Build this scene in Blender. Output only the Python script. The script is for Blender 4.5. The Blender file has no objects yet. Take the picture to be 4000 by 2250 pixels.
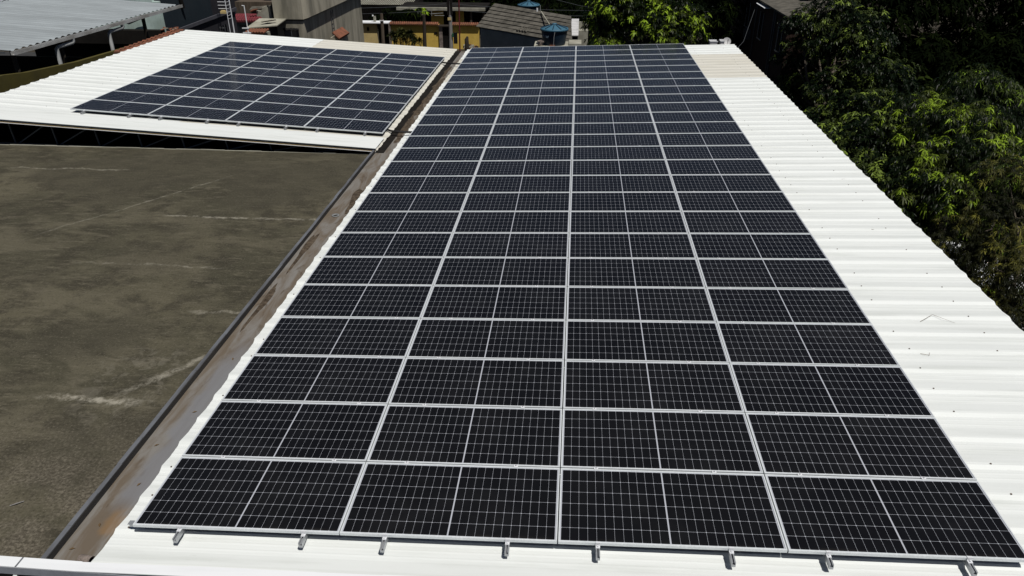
import bpy, math, random
import numpy as np
from mathutils import Vector, Matrix

random.seed(7)
S = bpy.context.scene
COL = S.collection

# ------------------------------------------------------------------ basics
def link(o):
    COL.objects.link(o)
    return o

def tag(o, label=None, cat=None, group=None, kind=None):
    if label: o['label'] = label
    if cat: o['category'] = cat
    if group: o['group'] = group
    if kind: o['kind'] = kind
    return o

def thing(name, label, cat, loc=(0, 0, 0), group=None):
    o = link(bpy.data.objects.new(name, None))
    o.empty_display_size = 0.2
    o.location = loc
    return tag(o, label, cat, group)

class MB:
    """collects vertices and faces (world coordinates) for ONE mesh object"""
    def __init__(s):
        s.v, s.f, s.m, s.sm = [], [], [], []
    def add(s, vs, fs, mi=0, smooth=False):
        b = len(s.v)
        s.v += [tuple(v) for v in vs]
        for f in fs:
            s.f.append([b + i for i in f]); s.m.append(mi); s.sm.append(smooth)
        return s
    def box(s, x0, x1, y0, y1, z0, z1, mi=0):
        vs = [(x, y, z) for z in (z0, z1) for y in (y0, y1) for x in (x0, x1)]
        return s.add(vs, [(0, 2, 3, 1), (4, 5, 7, 6), (0, 1, 5, 4), (2, 6, 7, 3), (0, 4, 6, 2), (1, 3, 7, 5)], mi)
    def hexa(s, p, mi=0):
        """8 points: bottom loop then top loop"""
        return s.add(p, [(3, 2, 1, 0), (4, 5, 6, 7), (0, 1, 5, 4), (1, 2, 6, 5), (2, 3, 7, 6), (3, 0, 4, 7)], mi)
    def bar(s, a, b, w, h=None, mi=0):
        """rectangular bar from a to b"""
        h = h or w
        a, b = Vector(a), Vector(b)
        d = (b - a).normalized()
        up = Vector((0, 0, 1)) if abs(d.z) < .95 else Vector((0, 1, 0))
        sx = d.cross(up).normalized() * (w / 2)
        sz = sx.cross(d).normalized() * (h / 2)
        p = [a - sx - sz, a + sx - sz, a + sx + sz, a - sx + sz, b - sx - sz, b + sx - sz, b + sx + sz, b - sx + sz]
        return s.hexa(p, mi)
    def tube(s, pts, radii, n=8, mi=0, caps=True):
        pts = [Vector(p) for p in pts]
        if not hasattr(radii, '__len__'): radii = [radii] * len(pts)
        rings = []
        ref = None
        for i, p in enumerate(pts):
            d = (pts[min(i + 1, len(pts) - 1)] - pts[max(i - 1, 0)]).normalized()
            if ref is None:
                ref = Vector((1, 0, 0)) if abs(d.x) < .9 else Vector((0, 1, 0))
            u = (ref - d * ref.dot(d)).normalized(); ref = u
            w = d.cross(u)
            rings.append([p + (u * math.cos(2 * math.pi * k / n) + w * math.sin(2 * math.pi * k / n)) * radii[i] for k in range(n)])
        vs = [q for r in rings for q in r]
        fs = [(i * n + k, i * n + (k + 1) % n, (i + 1) * n + (k + 1) % n, (i + 1) * n + k) for i in range(len(pts) - 1) for k in range(n)]
        s.add(vs, fs, mi, True)
        if caps:
            s.add(rings[0], [list(range(n))[::-1]], mi); s.add(rings[-1], [list(range(n))], mi)
        return s
    def lathe(s, c, prof, n=32, mi=0, smooth=True):
        vs = [(c[0] + r * math.cos(2 * math.pi * k / n), c[1] + r * math.sin(2 * math.pi * k / n), c[2] + z) for r, z in prof for k in range(n)]
        fs = [(i * n + k, i * n + (k + 1) % n, (i + 1) * n + (k + 1) % n, (i + 1) * n + k) for i in range(len(prof) - 1) for k in range(n)]
        return s.add(vs, fs, mi, smooth)
    def build(s, name, mats, parent=None, world=True):
        me = bpy.data.meshes.new(name)
        off = Vector((0, 0, 0))
        if parent is not None and world:
            q = parent
            while q is not None:
                off += q.location; q = q.parent
        vs = [(x - off.x, y - off.y, z - off.z) for x, y, z in s.v]
        me.from_pydata(vs, [], s.f)
        if not isinstance(mats, (list, tuple)): mats = [mats]
        for m in mats: me.materials.append(m)
        me.polygons.foreach_set('material_index', s.m)
        me.polygons.foreach_set('use_smooth', s.sm)
        me.update()
        o = link(bpy.data.objects.new(name, me))
        o.parent = parent
        return o

# ------------------------------------------------------------------ materials
class NT:
    def __init__(s, name):
        s.m = bpy.data.materials.new(name); s.m.use_nodes = True
        s.t = s.m.node_tree; s.p = s.t.nodes['Principled BSDF']
    def n(s, typ, **kw):
        nd = s.t.nodes.new(typ)
        for k, v in kw.items(): setattr(nd, k, v)
        return nd
    def l(s, a, b): s.t.links.new(a, b)
    def inp(s, sock, v):
        if hasattr(v, 'is_output') or isinstance(v, bpy.types.NodeSocket): s.l(v, sock)
        else: sock.default_value = v
    def math(s, op, a, b=None, c=None, clamp=False):
        nd = s.n('ShaderNodeMath', operation=op); nd.use_clamp = clamp
        s.inp(nd.inputs[0], a)
        if b is not None: s.inp(nd.inputs[1], b)
        if c is not None: s.inp(nd.inputs[2], c)
        return nd.outputs[0]
    def coord(s, kind='Object', scale=(1, 1, 1), rot=(0, 0, 0)):
        mp = s.n('ShaderNodeMapping'); mp.inputs['Scale'].default_value = scale; mp.inputs['Rotation'].default_value = rot
        if kind == 'World': s.l(s.n('ShaderNodeNewGeometry').outputs['Position'], mp.inputs[0])
        else: s.l(s.n('ShaderNodeTexCoord').outputs[kind], mp.inputs[0])
        return mp.outputs[0]
    def noise(s, vec, scale, detail=4, rough=.55, dist=0):
        nd = s.n('ShaderNodeTexNoise'); nd.inputs['Scale'].default_value = scale; nd.inputs['Detail'].default_value = detail
        nd.inputs['Roughness'].default_value = rough; nd.inputs['Distortion'].default_value = dist
        s.l(vec, nd.inputs['Vector'])
        return nd.outputs['Fac']
    def ramp(s, fac, a, b, lo=0., hi=1.):
        nd = s.n('ShaderNodeMapRange'); nd.interpolation_type = 'SMOOTHSTEP'
        s.inp(nd.inputs[0], fac); nd.inputs[1].default_value = a; nd.inputs[2].default_value = b
        nd.inputs[3].default_value = lo; nd.inputs[4].default_value = hi
        return nd.outputs[0]
    def mix(s, fac, a, b):
        nd = s.n('ShaderNodeMix', data_type='RGBA')
        s.inp(nd.inputs[0], fac)
        for sock, v in ((nd.inputs[6], a), (nd.inputs[7], b)):
            if isinstance(v, tuple): sock.default_value = (*v[:3], 1)
            else: s.l(v, sock)
        return nd.outputs[2]
    def bump(s, h, strength=.3, dist=.01):
        nd = s.n('ShaderNodeBump'); nd.inputs['Strength'].default_value = strength; nd.inputs['Distance'].default_value = dist
        s.l(h, nd.inputs['Height']); s.l(nd.outputs[0], s.p.inputs['Normal'])
    def done(s, color=None, rough=.7, metal=0., spec=.5):
        if color is not None: s.inp(s.p.inputs['Base Color'], (*color, 1) if isinstance(color, tuple) else color)
        s.inp(s.p.inputs['Roughness'], rough); s.inp(s.p.inputs['Metallic'], metal); s.p.inputs['Specular IOR Level'].default_value = spec
        return s.m

def wmat(name, c1, c2, scale=2., rough=.8, stretch=(1, 1, 1), metal=0., spec=.3, bump=0., bscale=30., lo=.35, hi=.68):
    """two-tone weathered surface"""
    t = NT(name)
    v = t.coord('Object', stretch)
    f = t.ramp(t.noise(v, scale, 6, .62), lo, hi)
    f2 = t.noise(v, scale * 9, 3)
    col = t.mix(f, c1, c2)
    col = t.mix(t.ramp(f2, .35, .75, 0, .35), col, tuple(x * .6 for x in c1))
    if bump:
        t.bump(t.noise(t.coord('Object'), bscale, 4), bump, .02)
    return t.done(col, rough, metal, spec)

def roof_paint(name, base, dirt, seam):
    t = NT(name)
    w = t.coord('Object', (.22, 2.6, 2.6))
    a = t.noise(w, 2.0, 5, .6)
    b = t.noise(t.coord('Object', (.05, 5.0, 1)), 3.0, 3)
    c = t.noise(t.coord('Object'), .45, 3)
    col = t.mix(t.ramp(a, .44, .74, 0, .75), base, dirt)
    col = t.mix(t.ramp(b, .55, .8, 0, .4), col, dirt)
    col = t.mix(t.ramp(c, .5, .8, 0, .35), col, tuple(x * .93 for x in base))
    col = t.mix(t.ramp(t.noise(t.coord('Object', (.7, 5, 1)), 7, 5, .75), .62, .78, 0, .40), col, seam)
    return t.done(col, .55, 0., .3)

M = {}
M['white_roof'] = roof_paint('painted white roof steel', (.80, .83, .815), (.66, .69, .665), (.42, .40, .35))
M['cream_roof'] = roof_paint('aged cream roof sheet', (.66, .645, .58), (.56, .54, .46), (.35, .31, .24))
M['foam'] = wmat('aged insulation foam', (.42, .27, .08), (.62, .50, .26), 7, .9, (1, 8, 8))
M['screw'] = wmat('rusty screw', (.10, .08, .07), (.16, .11, .08), 40, .7)
M['alu'] = wmat('anodised aluminium', (.80, .84, .86), (.72, .76, .78), 5, .40, metal=.1, spec=.5)
M['rail'] = wmat('raw aluminium rail', (.50, .52, .54), (.40, .42, .44), 6, .4, metal=.5, spec=.5)
M['black_plastic'] = wmat('black corrugated conduit', (.012, .012, .013), (.03, .028, .025), 8, .6)
M['under'] = wmat('grey panel backsheet', (.30, .30, .31), (.25, .25, .26), 3, .7)

def glass_mat():
    t = NT('solar cells under glass')
    sep = t.n('ShaderNodeSeparateXYZ'); t.l(t.n('ShaderNodeTexCoord').outputs['Object'], sep.inputs[0])
    W, D, mg, gap = 2.288, 1.102, .025, .014
    cx = (W / 2 - mg - gap / 2) / 12; cy = (D - 2 * mg) / 6
    xh = t.math('SUBTRACT', t.math('ABSOLUTE', t.math('SUBTRACT', sep.outputs[0], W / 2)), gap / 2)
    fx = t.math('FRACT', t.math('DIVIDE', xh, cx))
    dx = t.math('MULTIPLY', t.math('MINIMUM', fx, t.math('SUBTRACT', 1.0, fx)), cx)
    yy = t.math('SUBTRACT', sep.outputs[1], mg)
    fy = t.math('FRACT', t.math('DIVIDE', yy, cy))
    dy = t.math('MULTIPLY', t.math('MINIMUM', fy, t.math('SUBTRACT', 1.0, fy)), cy)
    line = t.math('MAXIMUM', t.math('LESS_THAN', dx, .00095), t.math('LESS_THAN', dy, .0013))
    line = t.math('MAXIMUM', line, t.math('LESS_THAN', t.math('ADD', dx, dy), .0082))
    line = t.math('MAXIMUM', line, t.math('LESS_THAN', xh, 0.0))
    out = t.math('MAXIMUM', t.math('GREATER_THAN', xh, cx * 12), t.math('MAXIMUM', t.math('LESS_THAN', yy, 0.), t.math('GREATER_THAN', yy, cy * 6)))
    line = t.math('MAXIMUM', line, out)
    info = t.n('ShaderNodeObjectInfo')
    tone = t.mix(info.outputs['Random'], (.0052, .0053, .0062), (.0075, .0075, .0085))
    cell = tone
    dust = t.noise(t.coord('World'), 1.3, 5, .65)
    cell = t.mix(t.ramp(dust, .40, .8, .003, .026), cell, (.28, .28, .27))
    edge = t.math('MULTIPLY', t.ramp(sep.outputs[1], .012, .075, 1, 0), t.ramp(t.noise(t.coord('World'), 3.1, 4, .6), .4, .7))
    cell = t.mix(t.math('MULTIPLY', edge, .05), cell, (.30, .27, .22))
    # bird droppings and dirt specks
    sp = t.n('ShaderNodeTexVoronoi'); sp.inputs['Scale'].default_value = 1.15; t.l(t.coord('World'), sp.inputs['Vector'])
    col = t.mix(line, cell, (.46, .48, .53))
    col = t.mix(t.math('LESS_THAN', sp.outputs['Distance'], .010), col, (.62, .61, .56))
    t.p.inputs['Coat Weight'].default_value = 0
    return t.done(col, t.ramp(dust, .3, .8, .10, .2), 0., .32)
M['glass'] = glass_mat()

def sepy(t, w):
    sp = t.n('ShaderNodeSeparateXYZ'); t.l(w, sp.inputs[0]); return sp.outputs[1]
def terrace_mat():
    t = NT('old dark concrete screed')
    w = t.coord('World')
    big = t.noise(w, .32, 5, .6, .4); mid = t.noise(w, 1.7, 6, .65); fine = t.noise(w, 26, 4, .7); grit = t.noise(w, 95, 3, .8)
    col = t.mix(t.ramp(big, .35, .68), (.058, .054, .036), (.100, .090, .060))
    col = t.mix(t.ramp(mid, .42, .62, 0, .8), col, (.040, .036, .025))
    col = t.mix(t.ramp(t.noise(t.coord('World', (.5, 1.2, 1), (0, 0, .5)), .9, 6, .65, .8), .50, .66, 0, .55), col, (.125, .112, .078))
    rip = t.noise(t.coord('World', (.8, 3.0, 1), (0, 0, .06)), 3.2, 7, .72, .3)
    col = t.mix(t.ramp(rip, .50, .68, 0, .75), col, (.125, .112, .080))
    col = t.mix(t.ramp(rip, .28, .44, .7, 0), col, (.030, .027, .019))
    pat = t.n('ShaderNodeTexVoronoi'); pat.inputs['Scale'].default_value = .42; pat.feature = 'SMOOTH_F1'; t.l(t.coord('World', (1, 1.3, 1)), pat.inputs['Vector'])
    sepc = t.n('ShaderNodeSeparateColor'); t.l(pat.outputs['Color'], sepc.inputs[0])
    col = t.mix(t.ramp(sepc.outputs[0], .5, .7, 0, .6), col, (.055, .050, .035))
    col = t.mix(t.ramp(fine, .54, .72, 0, .6), col, (.165, .148, .112))
    col = t.mix(t.ramp(fine, .30, .45, .65, 0), col, (.022, .020, .015))
    col = t.mix(t.ramp(grit, .64, .72, 0, .5), col, (.25, .23, .185))
    dusty = t.math('MULTIPLY', t.ramp(sepy(t, w), .2, 2.6, 1, 0), t.ramp(t.noise(w, 1.6, 6, .7), .36, .6))
    col = t.mix(t.math('MULTIPLY', dusty, .75), col, t.mix(t.ramp(fine, .38, .66), (.070, .060, .045), (.19, .168, .130)))
    sx = t.n('ShaderNodeSeparateXYZ'); t.l(w, sx.inputs[0])
    ex = t.math('POWER', t.math('MULTIPLY', t.math('ADD', sx.outputs[0], 6.25), 1.0), 2.0); ey = t.math('POWER', t.math('MULTIPLY', t.math('SUBTRACT', sx.outputs[1], 2.9), .8), 2.0)
    worn = t.math('MULTIPLY', t.ramp(t.math('ADD', ex, ey), .1, 1.0, 1, 0), t.ramp(t.noise(w, 3.4, 7, .75, .5), .50, .62))
    col = t.mix(t.math('MULTIPLY', worn, .30), col, (.24, .22, .175))
    # mineral blooms along the cracks and seams of the screed
    sep = t.n('ShaderNodeSeparateXYZ'); t.l(w, sep.inputs[0])
    wob = t.math('MULTIPLY', t.math('SUBTRACT', t.noise(w, 1.1, 5, .7), .5), .9)
    x, y = sep.outputs[0], sep.outputs[1]
    brk = t.ramp(t.noise(w, 5.5, 6, .8), .38, .62)
    def seam(expr, wd, x0, x1, amt):
        d = t.math('ABSOLUTE', t.math('ADD', expr, t.math('MULTIPLY', wob, .6)))
        m = t.ramp(d, wd * .15, wd, 1, 0)
        m = t.math('MULTIPLY', m, t.ramp(x, x0 - .3, x0 + .3)); m = t.math('MULTIPLY', m, t.ramp(x, x1 - .3, x1 + .3, 1, 0))
        return t.math('MULTIPLY', t.math('MULTIPLY', m, brk), amt)
    for e in (seam(t.math('SUBTRACT', y, 9.0), .075, -8.9, -5.4, .5),
              seam(t.math('SUBTRACT', y, 2.45), .10, -7.3, -5.9, .8),
              seam(t.math('SUBTRACT', t.math('MULTIPLY_ADD', x, -1.25, y), 10.5), .16, -6.3, -5.4, .6),
              seam(t.math('SUBTRACT', t.math('MULTIPLY_ADD', x, -1.5, y), 24.4), .09, -11.0, -8.6, .3),
              seam(t.math('SUBTRACT', y, 4.95), .07, -6.3, -5.4, .5),
              seam(t.math('SUBTRACT', y, 11.8), .06, -14.4, -11.4, .45),
              seam(t.math('SUBTRACT', y, 6.6), .05, -9.4, -6.6, .3)):
        col = t.mix(e, col, (.40, .375, .31))
    t.bump(t.noise(w, 38, 6, .75), .55, .012)
    return t.done(col, .92, 0, .2)
M['terrace'] = terrace_mat()

def gutter_mat():
    t = NT('silted galvanised gutter')
    w = t.coord('World')
    flow = t.noise(t.coord('World', (3.2, .55, 1)), 1.2, 5, .6, 1.2)
    col = t.mix(t.ramp(flow, .36, .66), (.135, .108, .080), (.205, .195, .18))
    col = t.mix(t.ramp(t.noise(t.coord('World', (2.5, .8, 1), (0, 0, .4)), 1.6, 5, .6, 1.5), .56, .70, 0, .65), col, (.075, .052, .032))
    col = t.mix(t.ramp(t.noise(w, 2.1, 3, .5, .6), .68, .76, 0, .5), col, (.26, .14, .05))
    col = t.mix(t.ramp(t.noise(w, 30, 4, .7), .58, .75, 0, .35), col, (.09, .07, .05))
    sp = t.n('ShaderNodeSeparateXYZ'); t.l(w, sp.inputs[0])
    wav = t.math('MULTIPLY', t.math('SUBTRACT', t.noise(w, 1.3, 4, .6, .5), .5), 1.2)
    yy = t.math('ADD', sp.outputs[1], wav); xx = t.math('ADD', sp.outputs[0], t.math('MULTIPLY', wav, .3))
    zinc = t.math('MULTIPLY', t.math('MULTIPLY', t.ramp(yy, .3, .8), t.ramp(yy, 3.2, 4.4, 1, 0)), t.ramp(xx, -5.16, -5.02))
    col = t.mix(t.math('MULTIPLY', zinc, .8), col, (.185, .188, .20))
    rust = t.math('MULTIPLY', t.math('MULTIPLY', t.ramp(yy, -.1, .15), t.ramp(yy, .35, .6, 1, 0)), t.ramp(xx, -5.08, -4.98))
    col = t.mix(t.math('MULTIPLY', rust, .35), col, (.30, .16, .045))
    return t.done(col, .7, 0, .3)
M['gutter'] = gutter_mat()
M['parapet'] = wmat('dark bitumen flashing', (.030, .030, .032), (.05, .047, .043), 1.3, .75, (3, .6, 3))
M['parapet_top'] = wmat('grey flashing edge', (.16, .17, .19), (.075, .075, .08), 1.1, .6, (3, .8, 3))
M['silt'] = wmat('dry gutter silt and leaves', (.050, .036, .024), (.13, .10, .07), 9, .95, bump=1., bscale=40)
M['white_metal'] = roof_paint('white painted metal', (.84, .86, .88), (.76, .78, .80), (.6, .6, .6))
M['shade_grey'] = wmat('blue grey fascia shade', (.34, .36, .40), (.28, .30, .34), 2, .6)  # shade on the white coping face, put into the colour
M['dark_fascia'] = wmat('dull slate fascia', (.085, .085, .10), (.06, .06, .072), 2, .8)
M['clamp'] = wmat('bright cast clamp', (.88, .89, .92), (.80, .82, .85), 9, .35, metal=.1)
M['window_dark'] = NT('dark window glass').done((.008, .009, .012), .08, 0, .5)
M['void'] = wmat('near-black shade and dark parts', (.012, .011, .010), (.02, .018, .016), 1, .95, spec=.1)  # near-black colour stands for deep shade in interiors and openings
M['truss'] = wmat('grey steel truss', (.10, .11, .12), (.07, .075, .08), 3, .6)
M['plaster'] = wmat('grimy outside wall', (.20, .18, .15), (.11, .10, .085), .6, .9, (1, 1, .4))
M['canopy'] = wmat('dull galvanised sheet', (.38, .42, .44), (.29, .32, .335), .8, .55, (.2, 2, 2), metal=.1)
M['pvc'] = wmat('weathered white plastic pipe', (.36, .37, .37), (.22, .23, .23), 1.4, .5, (1, 1, .4))
M['pale_gutter'] = wmat('pale stained gutter', (.50, .51, .51), (.27, .26, .24), 1.2, .6, (2, .7, 2))
M['olive'] = wmat('olive yellow wall', (.09, .076, .016), (.06, .052, .016), .8, .9)  # base colour lowered to imitate the shade under the canopy
M['teal'] = wmat('pale teal stained plaster', (.58, .72, .68), (.38, .48, .44), .9, .9, (1, 1, .5))
M['navy'] = wmat('dark blue wall colour', (.012, .022, .032), (.02, .03, .04), .7, .85)
M['dark_paint'] = wmat('dark slate plaster', (.022, .022, .028), (.035, .033, .04), .8, .9)
M['clay'] = wmat('clay roof tile', (.25, .095, .055), (.13, .06, .038), 3, .9)
M['maroon'] = wmat('maroon roof tile', (.20, .035, .045), (.10, .025, .03), 3, .8)
M['concrete'] = wmat('stained raw concrete', (.42, .39, .31), (.18, .17, .135), .7, .92, (1.6, 1.6, .28), bump=.4, bscale=14)
M['concrete_light'] = wmat('pale concrete', (.42, .41, .34), (.26, .25, .20), 1.2, .92)
M['yellow'] = wmat('ochre yellow wall paint', (.80, .56, .12), (.66, .45, .10), .9, .85)
M['tan'] = wmat('tan wall paint', (.70, .54, .24), (.58, .45, .21), 1.2, .85)
M['fence_pillar'] = wmat('rough stone pillar', (.30, .25, .22), (.14, .115, .10), 4, .9, bump=.8)
M['wood'] = wmat('weathered timber', (.13, .10, .075), (.07, .055, .04), 3, .9, (4, 4, .5))
M['darkwood'] = wmat('dark timber', (.035, .028, .02), (.05, .04, .03), 3, .9)
M['pole'] = wmat('grey concrete pole', (.30, .29, .28), (.17, .16, .15), 1.5, .9, (3, 3, .5))
M['red_paint'] = wmat('dark red painted pipe', (.14, .02, .025), (.10, .02, .02), 2, .6)
M['fibre'] = wmat('weathered fibre cement', (.135, .125, .105), (.06, .056, .046), 2.2, .95, (1, 1, 1), bump=.5, bscale=20)
M['greywall'] = wmat('grey green render', (.26, .285, .27), (.20, .22, .21), 1.2, .9)
M['tank'] = wmat('blue polyethylene tank', (.055, .15, .22), (.045, .12, .18), 1.5, .5)
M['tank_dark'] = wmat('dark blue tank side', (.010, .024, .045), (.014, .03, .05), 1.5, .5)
M['tank_mark'] = NT('pale tank lettering').done((.16, .22, .28), .6)
M['rust'] = wmat('rust red brick wall', (.040, .022, .017), (.028, .016, .013), 1.1, .95, (1, 1, .6))
M['bark'] = wmat('grey brown bark', (.12, .10, .075), (.06, .05, .038), 5, .95, (3, 3, .6), bump=.8)
M['soil'] = wmat('bare dark soil', (.05, .042, .03), (.03, .026, .018), .5, .95)
M['asphalt'] = wmat('old asphalt', (.05, .05, .05), (.035, .035, .035), 1.5, .9)
M['dish'] = wmat('white dish paint', (.62, .62, .62), (.5, .5, .5), 2, .5)
M['brick'] = wmat('orange brick', (.30, .12, .07), (.20, .09, .05), 6, .9)
M['green_box'] = wmat('green plastic', (.03, .12, .06), (.02, .09, .05), 4, .5)
M['grit'] = wmat('dusty mortar crumbs', (.20, .185, .15), (.12, .11, .09), 30, .95)
M['litter'] = wmat('dry brown leaf', (.16, .10, .045), (.09, .06, .03), 9, .9)

def leaf_mat(name, dark, mid, bright, rough=.42, spec=.12):
    t = NT(name)
    at = t.n('ShaderNodeAttribute'); at.attribute_name = 'tint'
    rnd = t.n('ShaderNodeNewGeometry').outputs['Random Per Island']
    f = t.math('ADD', at.outputs['Fac'], t.math('MULTIPLY', t.math('SUBTRACT', rnd, .5), .25))
    col = t.mix(t.ramp(f, .0, .55), dark, mid)
    col = t.mix(t.ramp(f, .62, .98), col, bright)
    t.done(col, rough, 0, spec)
    tr = t.n('ShaderNodeBsdfTranslucent'); t.l(col, tr.inputs[0])
    mx = t.n('ShaderNodeMixShader'); mx.inputs[0].default_value = .07
    out = t.t.nodes['Material Output']
    t.l(t.p.outputs[0], mx.inputs[1]); t.l(tr.outputs[0], mx.inputs[2]); t.l(mx.outputs[0], out.inputs[0])
    return t.m
M['mango'] = leaf_mat('mango leaf', (.004, .009, .002), (.044, .062, .014), (.19, .31, .025))
M['mango_warm'] = leaf_mat('yellowing mango leaf', (.004, .009, .002), (.054, .070, .013), (.24, .36, .025))
M['avocado'] = leaf_mat('dark glossy leaf', (.003, .008, .002), (.045, .062, .015), (.18, .25, .04))
M['feather'] = leaf_mat('olive feathery leaf', (.007, .009, .002), (.075, .074, .018), (.18, .17, .03), .6)
M['shade_leaf'] = leaf_mat('leaf darkened for shade', (.002, .004, .001), (.006, .010, .002), (.022, .034, .006), .8, .02)  # near-black leaf colour imitates foliage in deep shade
M['dracaena'] = leaf_mat('dracaena leaf', (.018, .022, .008), (.05, .055, .016), (.12, .12, .03), .5)

# ------------------------------------------------------------------ roof frames of reference
TILT = math.radians(1.9617)
Rm = Matrix.Rotation(-TILT, 4, 'Y')                     # plane of the wide array, low side at the gutter
Rl = Matrix(((0.99850685, -0.00376653, 0.05449673, 0), (0.00363934, 0.99999042, 0.00243292, 0), (-0.05450537, -0.00223096, 0.99851099, 0), (0, 0, 0, 1)))
Ol = Vector((-14.5826, 14.7575, .34973))
Rl = Matrix.Translation(Ol) @ Rl
def Pm(x, y, z): return tuple(Rm @ Vector((x, y, z)))
def Pl(x, y, z): return tuple(Rl @ Vector((x, y, z)))

def rib_profile(y0, y1, first, pitch, h=.025):
    """(y, z) of a trapezoidal roof sheet, two small stiffening folds per pan"""
    pts = []
    k = math.floor((y0 - first) / pitch) - 1
    while True:
        c = first + k * pitch; k += 1
        if c - pitch > y1: break
        for dy, z in ((-.072, 0), (-.016, h), (.02, h), (.205, 0), (.265 - .02, 0), (.265, .0025), (.265 + .02, 0), (.355 - .02, 0), (.355, .0025), (.355 + .02, 0)):
            pts.append((c + dy, z))
    out = [p for p in pts if y0 < p[0] < y1]
    def at(y):
        for a, b in zip(pts, pts[1:]):
            if a[0] <= y <= b[0]: return a[1] + (b[1] - a[1]) * (y - a[0]) / (b[0] - a[0] + 1e-9)
        return 0
    return [(y0, at(y0))] + out + [(y1, at(y1))]

def roof_sheet(name, P, x0, x1, y0, y1, first, pitch, zpan, mat, parent, screws=(), seed=1, thick=.004):
    rnd = random.Random(seed)
    prof = rib_profile(y0, y1, first, pitch)
    nx = max(2, int((x1 - x0) / 1.2))
    xs = [x0 + (x1 - x0) * i / nx for i in range(nx + 1)]
    mb = MB(); n = len(prof)
    edge = {}
    for side in (0, 1):
        vs = []
        for i, x in enumerate(xs):
            for j, (y, z) in enumerate(prof):
                k = int((y - first) / pitch + 100)
                e = 0
                if i in (0, nx):
                    e = edge.setdefault((i, k), rnd.uniform(-.012, .012))
                vs.append(P(x + e, y, zpan + z - side * thick + .0025 * math.sin(x * 1.3 + k * 2.1)))
        fs = [(i * n + j, (i + 1) * n + j, (i + 1) * n + j + 1, i * n + j + 1) for i in range(nx) for j in range(n - 1)]
        if side: fs = [f[::-1] for f in fs]
        mb.add(vs, fs)
    b = len(xs) * n                                   # close the rim
    rim = [(j, j + 1, b + j + 1, b + j) for j in range(n - 1)] + [(nx * n + j + 1, nx * n + j, b + nx * n + j, b + nx * n + j + 1) for j in range(n - 1)]
    rim += [((i + 1) * n, i * n, b + i * n, b + (i + 1) * n) for i in range(nx)] + [(i * n + n - 1, (i + 1) * n + n - 1, b + (i + 1) * n + n - 1, b + i * n + n - 1) for i in range(nx)]
    for f in rim: mb.f.append(list(f)); mb.m.append(0); mb.sm.append(False)
    k = math.ceil((y0 + .08 - first) / pitch)
    while first + k * pitch < y1 - .05:
        y = first + k * pitch; k += 1
        for xsct in screws:
            if x0 < xsct < x1 and rnd.random() < .72:
                xx = xsct + rnd.uniform(-.03, .03); yy = y + rnd.uniform(-.012, .012); z = zpan + .026
                ring = [P(xx + .011 * math.cos(a), yy + .011 * math.sin(a), z + dz) for dz in (0, .008) for a in [q * math.pi / 3 for q in range(6)]]
                mb.add(ring, [tuple(range(6, 12))] + [(q, (q + 1) % 6, 6 + (q + 1) % 6, 6 + q) for q in range(6)], 1)
    o = mb.build(name, [mat, M['screw']], parent)
    return o

# ------------------------------------------------------------------ setting: ground, road
g = MB(); g.box(-400, 400, -60, 600, -7.9, -7.5); tag(g.build('ground', M['soil']), kind='structure')
g = MB(); g.box(-60, 40, 51, 63, -7.52, -7.496); tag(g.build('road', M['asphalt']), kind='structure')

# ------------------------------------------------------------------ the large roofed building
ZP = -.16                                              # roof pan below the panel plane
bld = thing('warehouse', 'white ribbed-roof building carrying the wide solar array, gutter along its left edge', 'building', (1, 14, -7.5))
F0, PT = .089, .4890
roof_sheet('roof_sheet', Pm, -4.86, 6.83, -.47, 22.0, F0, PT, ZP, M['white_roof'], bld, (-4.72, 4.95, 6.2), 3)
o = roof_sheet('roof_sheet', Pm, -4.86, 6.83, 22.004, 26.35, F0, PT, ZP + .003, M['cream_roof'], bld, (-4.72, 4.95, 6.2), 4)
o['label'] = 'cream aged roof sheets near the far end'
roof_sheet('roof_sheet', Pm, -4.86, 6.83, 26.354, 28.42, F0, PT, ZP, M['white_roof'], bld, (-4.72, 4.95, 6.2), 5)
mb = MB(); mb.hexa([Pm(x, y, z) for z in (ZP - .040, ZP - .008) for x, y in ((-4.4, -.44), (6.79, -.44), (6.79, 28.40), (-4.4, 28.40))]); mb.build('foam_core', M['foam'], bld)
mb = MB(); mb.box(6.42, 6.60, -.4, 28.3, -7.5, .03); mb.box(-4.6, 6.42, 28.15, 28.33, -7.5, -.36); mb.box(-5.33, -5.13, -.45, 28.3, -7.5, -.46); mb.build('wall', M['plaster'], bld)
mb = MB(); mb.box(-5.32, -4.45, -.46, 28.2, -.40, -.352); mb.build('gutter', M['gutter'], bld)
# parapet flashing between terrace and gutter
mb = MB(); mb.box(-5.375, -5.322, -.46, 13.55, -.46, -.272); mb.build('parapet', M['parapet'], bld)
mb = MB()
ys = np.linspace(-.46, 13.55, 29)
for a, b in zip(ys, ys[1:]):
    j = random.uniform(-.006, .006)
    mb.box(-5.385 + j, -5.327 + j, a, b - .002, -.2715, -.2655)
mb.build('parapet_flashing', M['parapet_top'], bld)
mb = MB(); mb.box(-5.318, -5.09, 13.56, 28.15, -.3515, -.335); mb.build('overhang_shade_strip', M['void'], bld)  # near-black strip painted for the shade beneath the left roof overhang
# drain outlet ring
mb = MB(); mb.lathe((-5.1, 9.14, -.350), [(.055, 0), (.085, .0), (.085, .018), (.055, .018), (.05, -.002)], 20); tag(mb.build('drain_ring', M['pvc'], bld))
mb = MB(); mb.lathe((-5.1, 9.14, -.348), [(.055, 0), (0.001, 0)], 20); mb.build('drain_hole', M['void'], bld)
mb = MB(); mb.tube([(-5.02, -.33, -.34), (-4.93, -.35, -.33), (-4.87, -.36, -.325)], [.05, .052, .05], 12, caps=False); mb.build('overflow_spout', M['fence_pillar'], bld)
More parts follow.
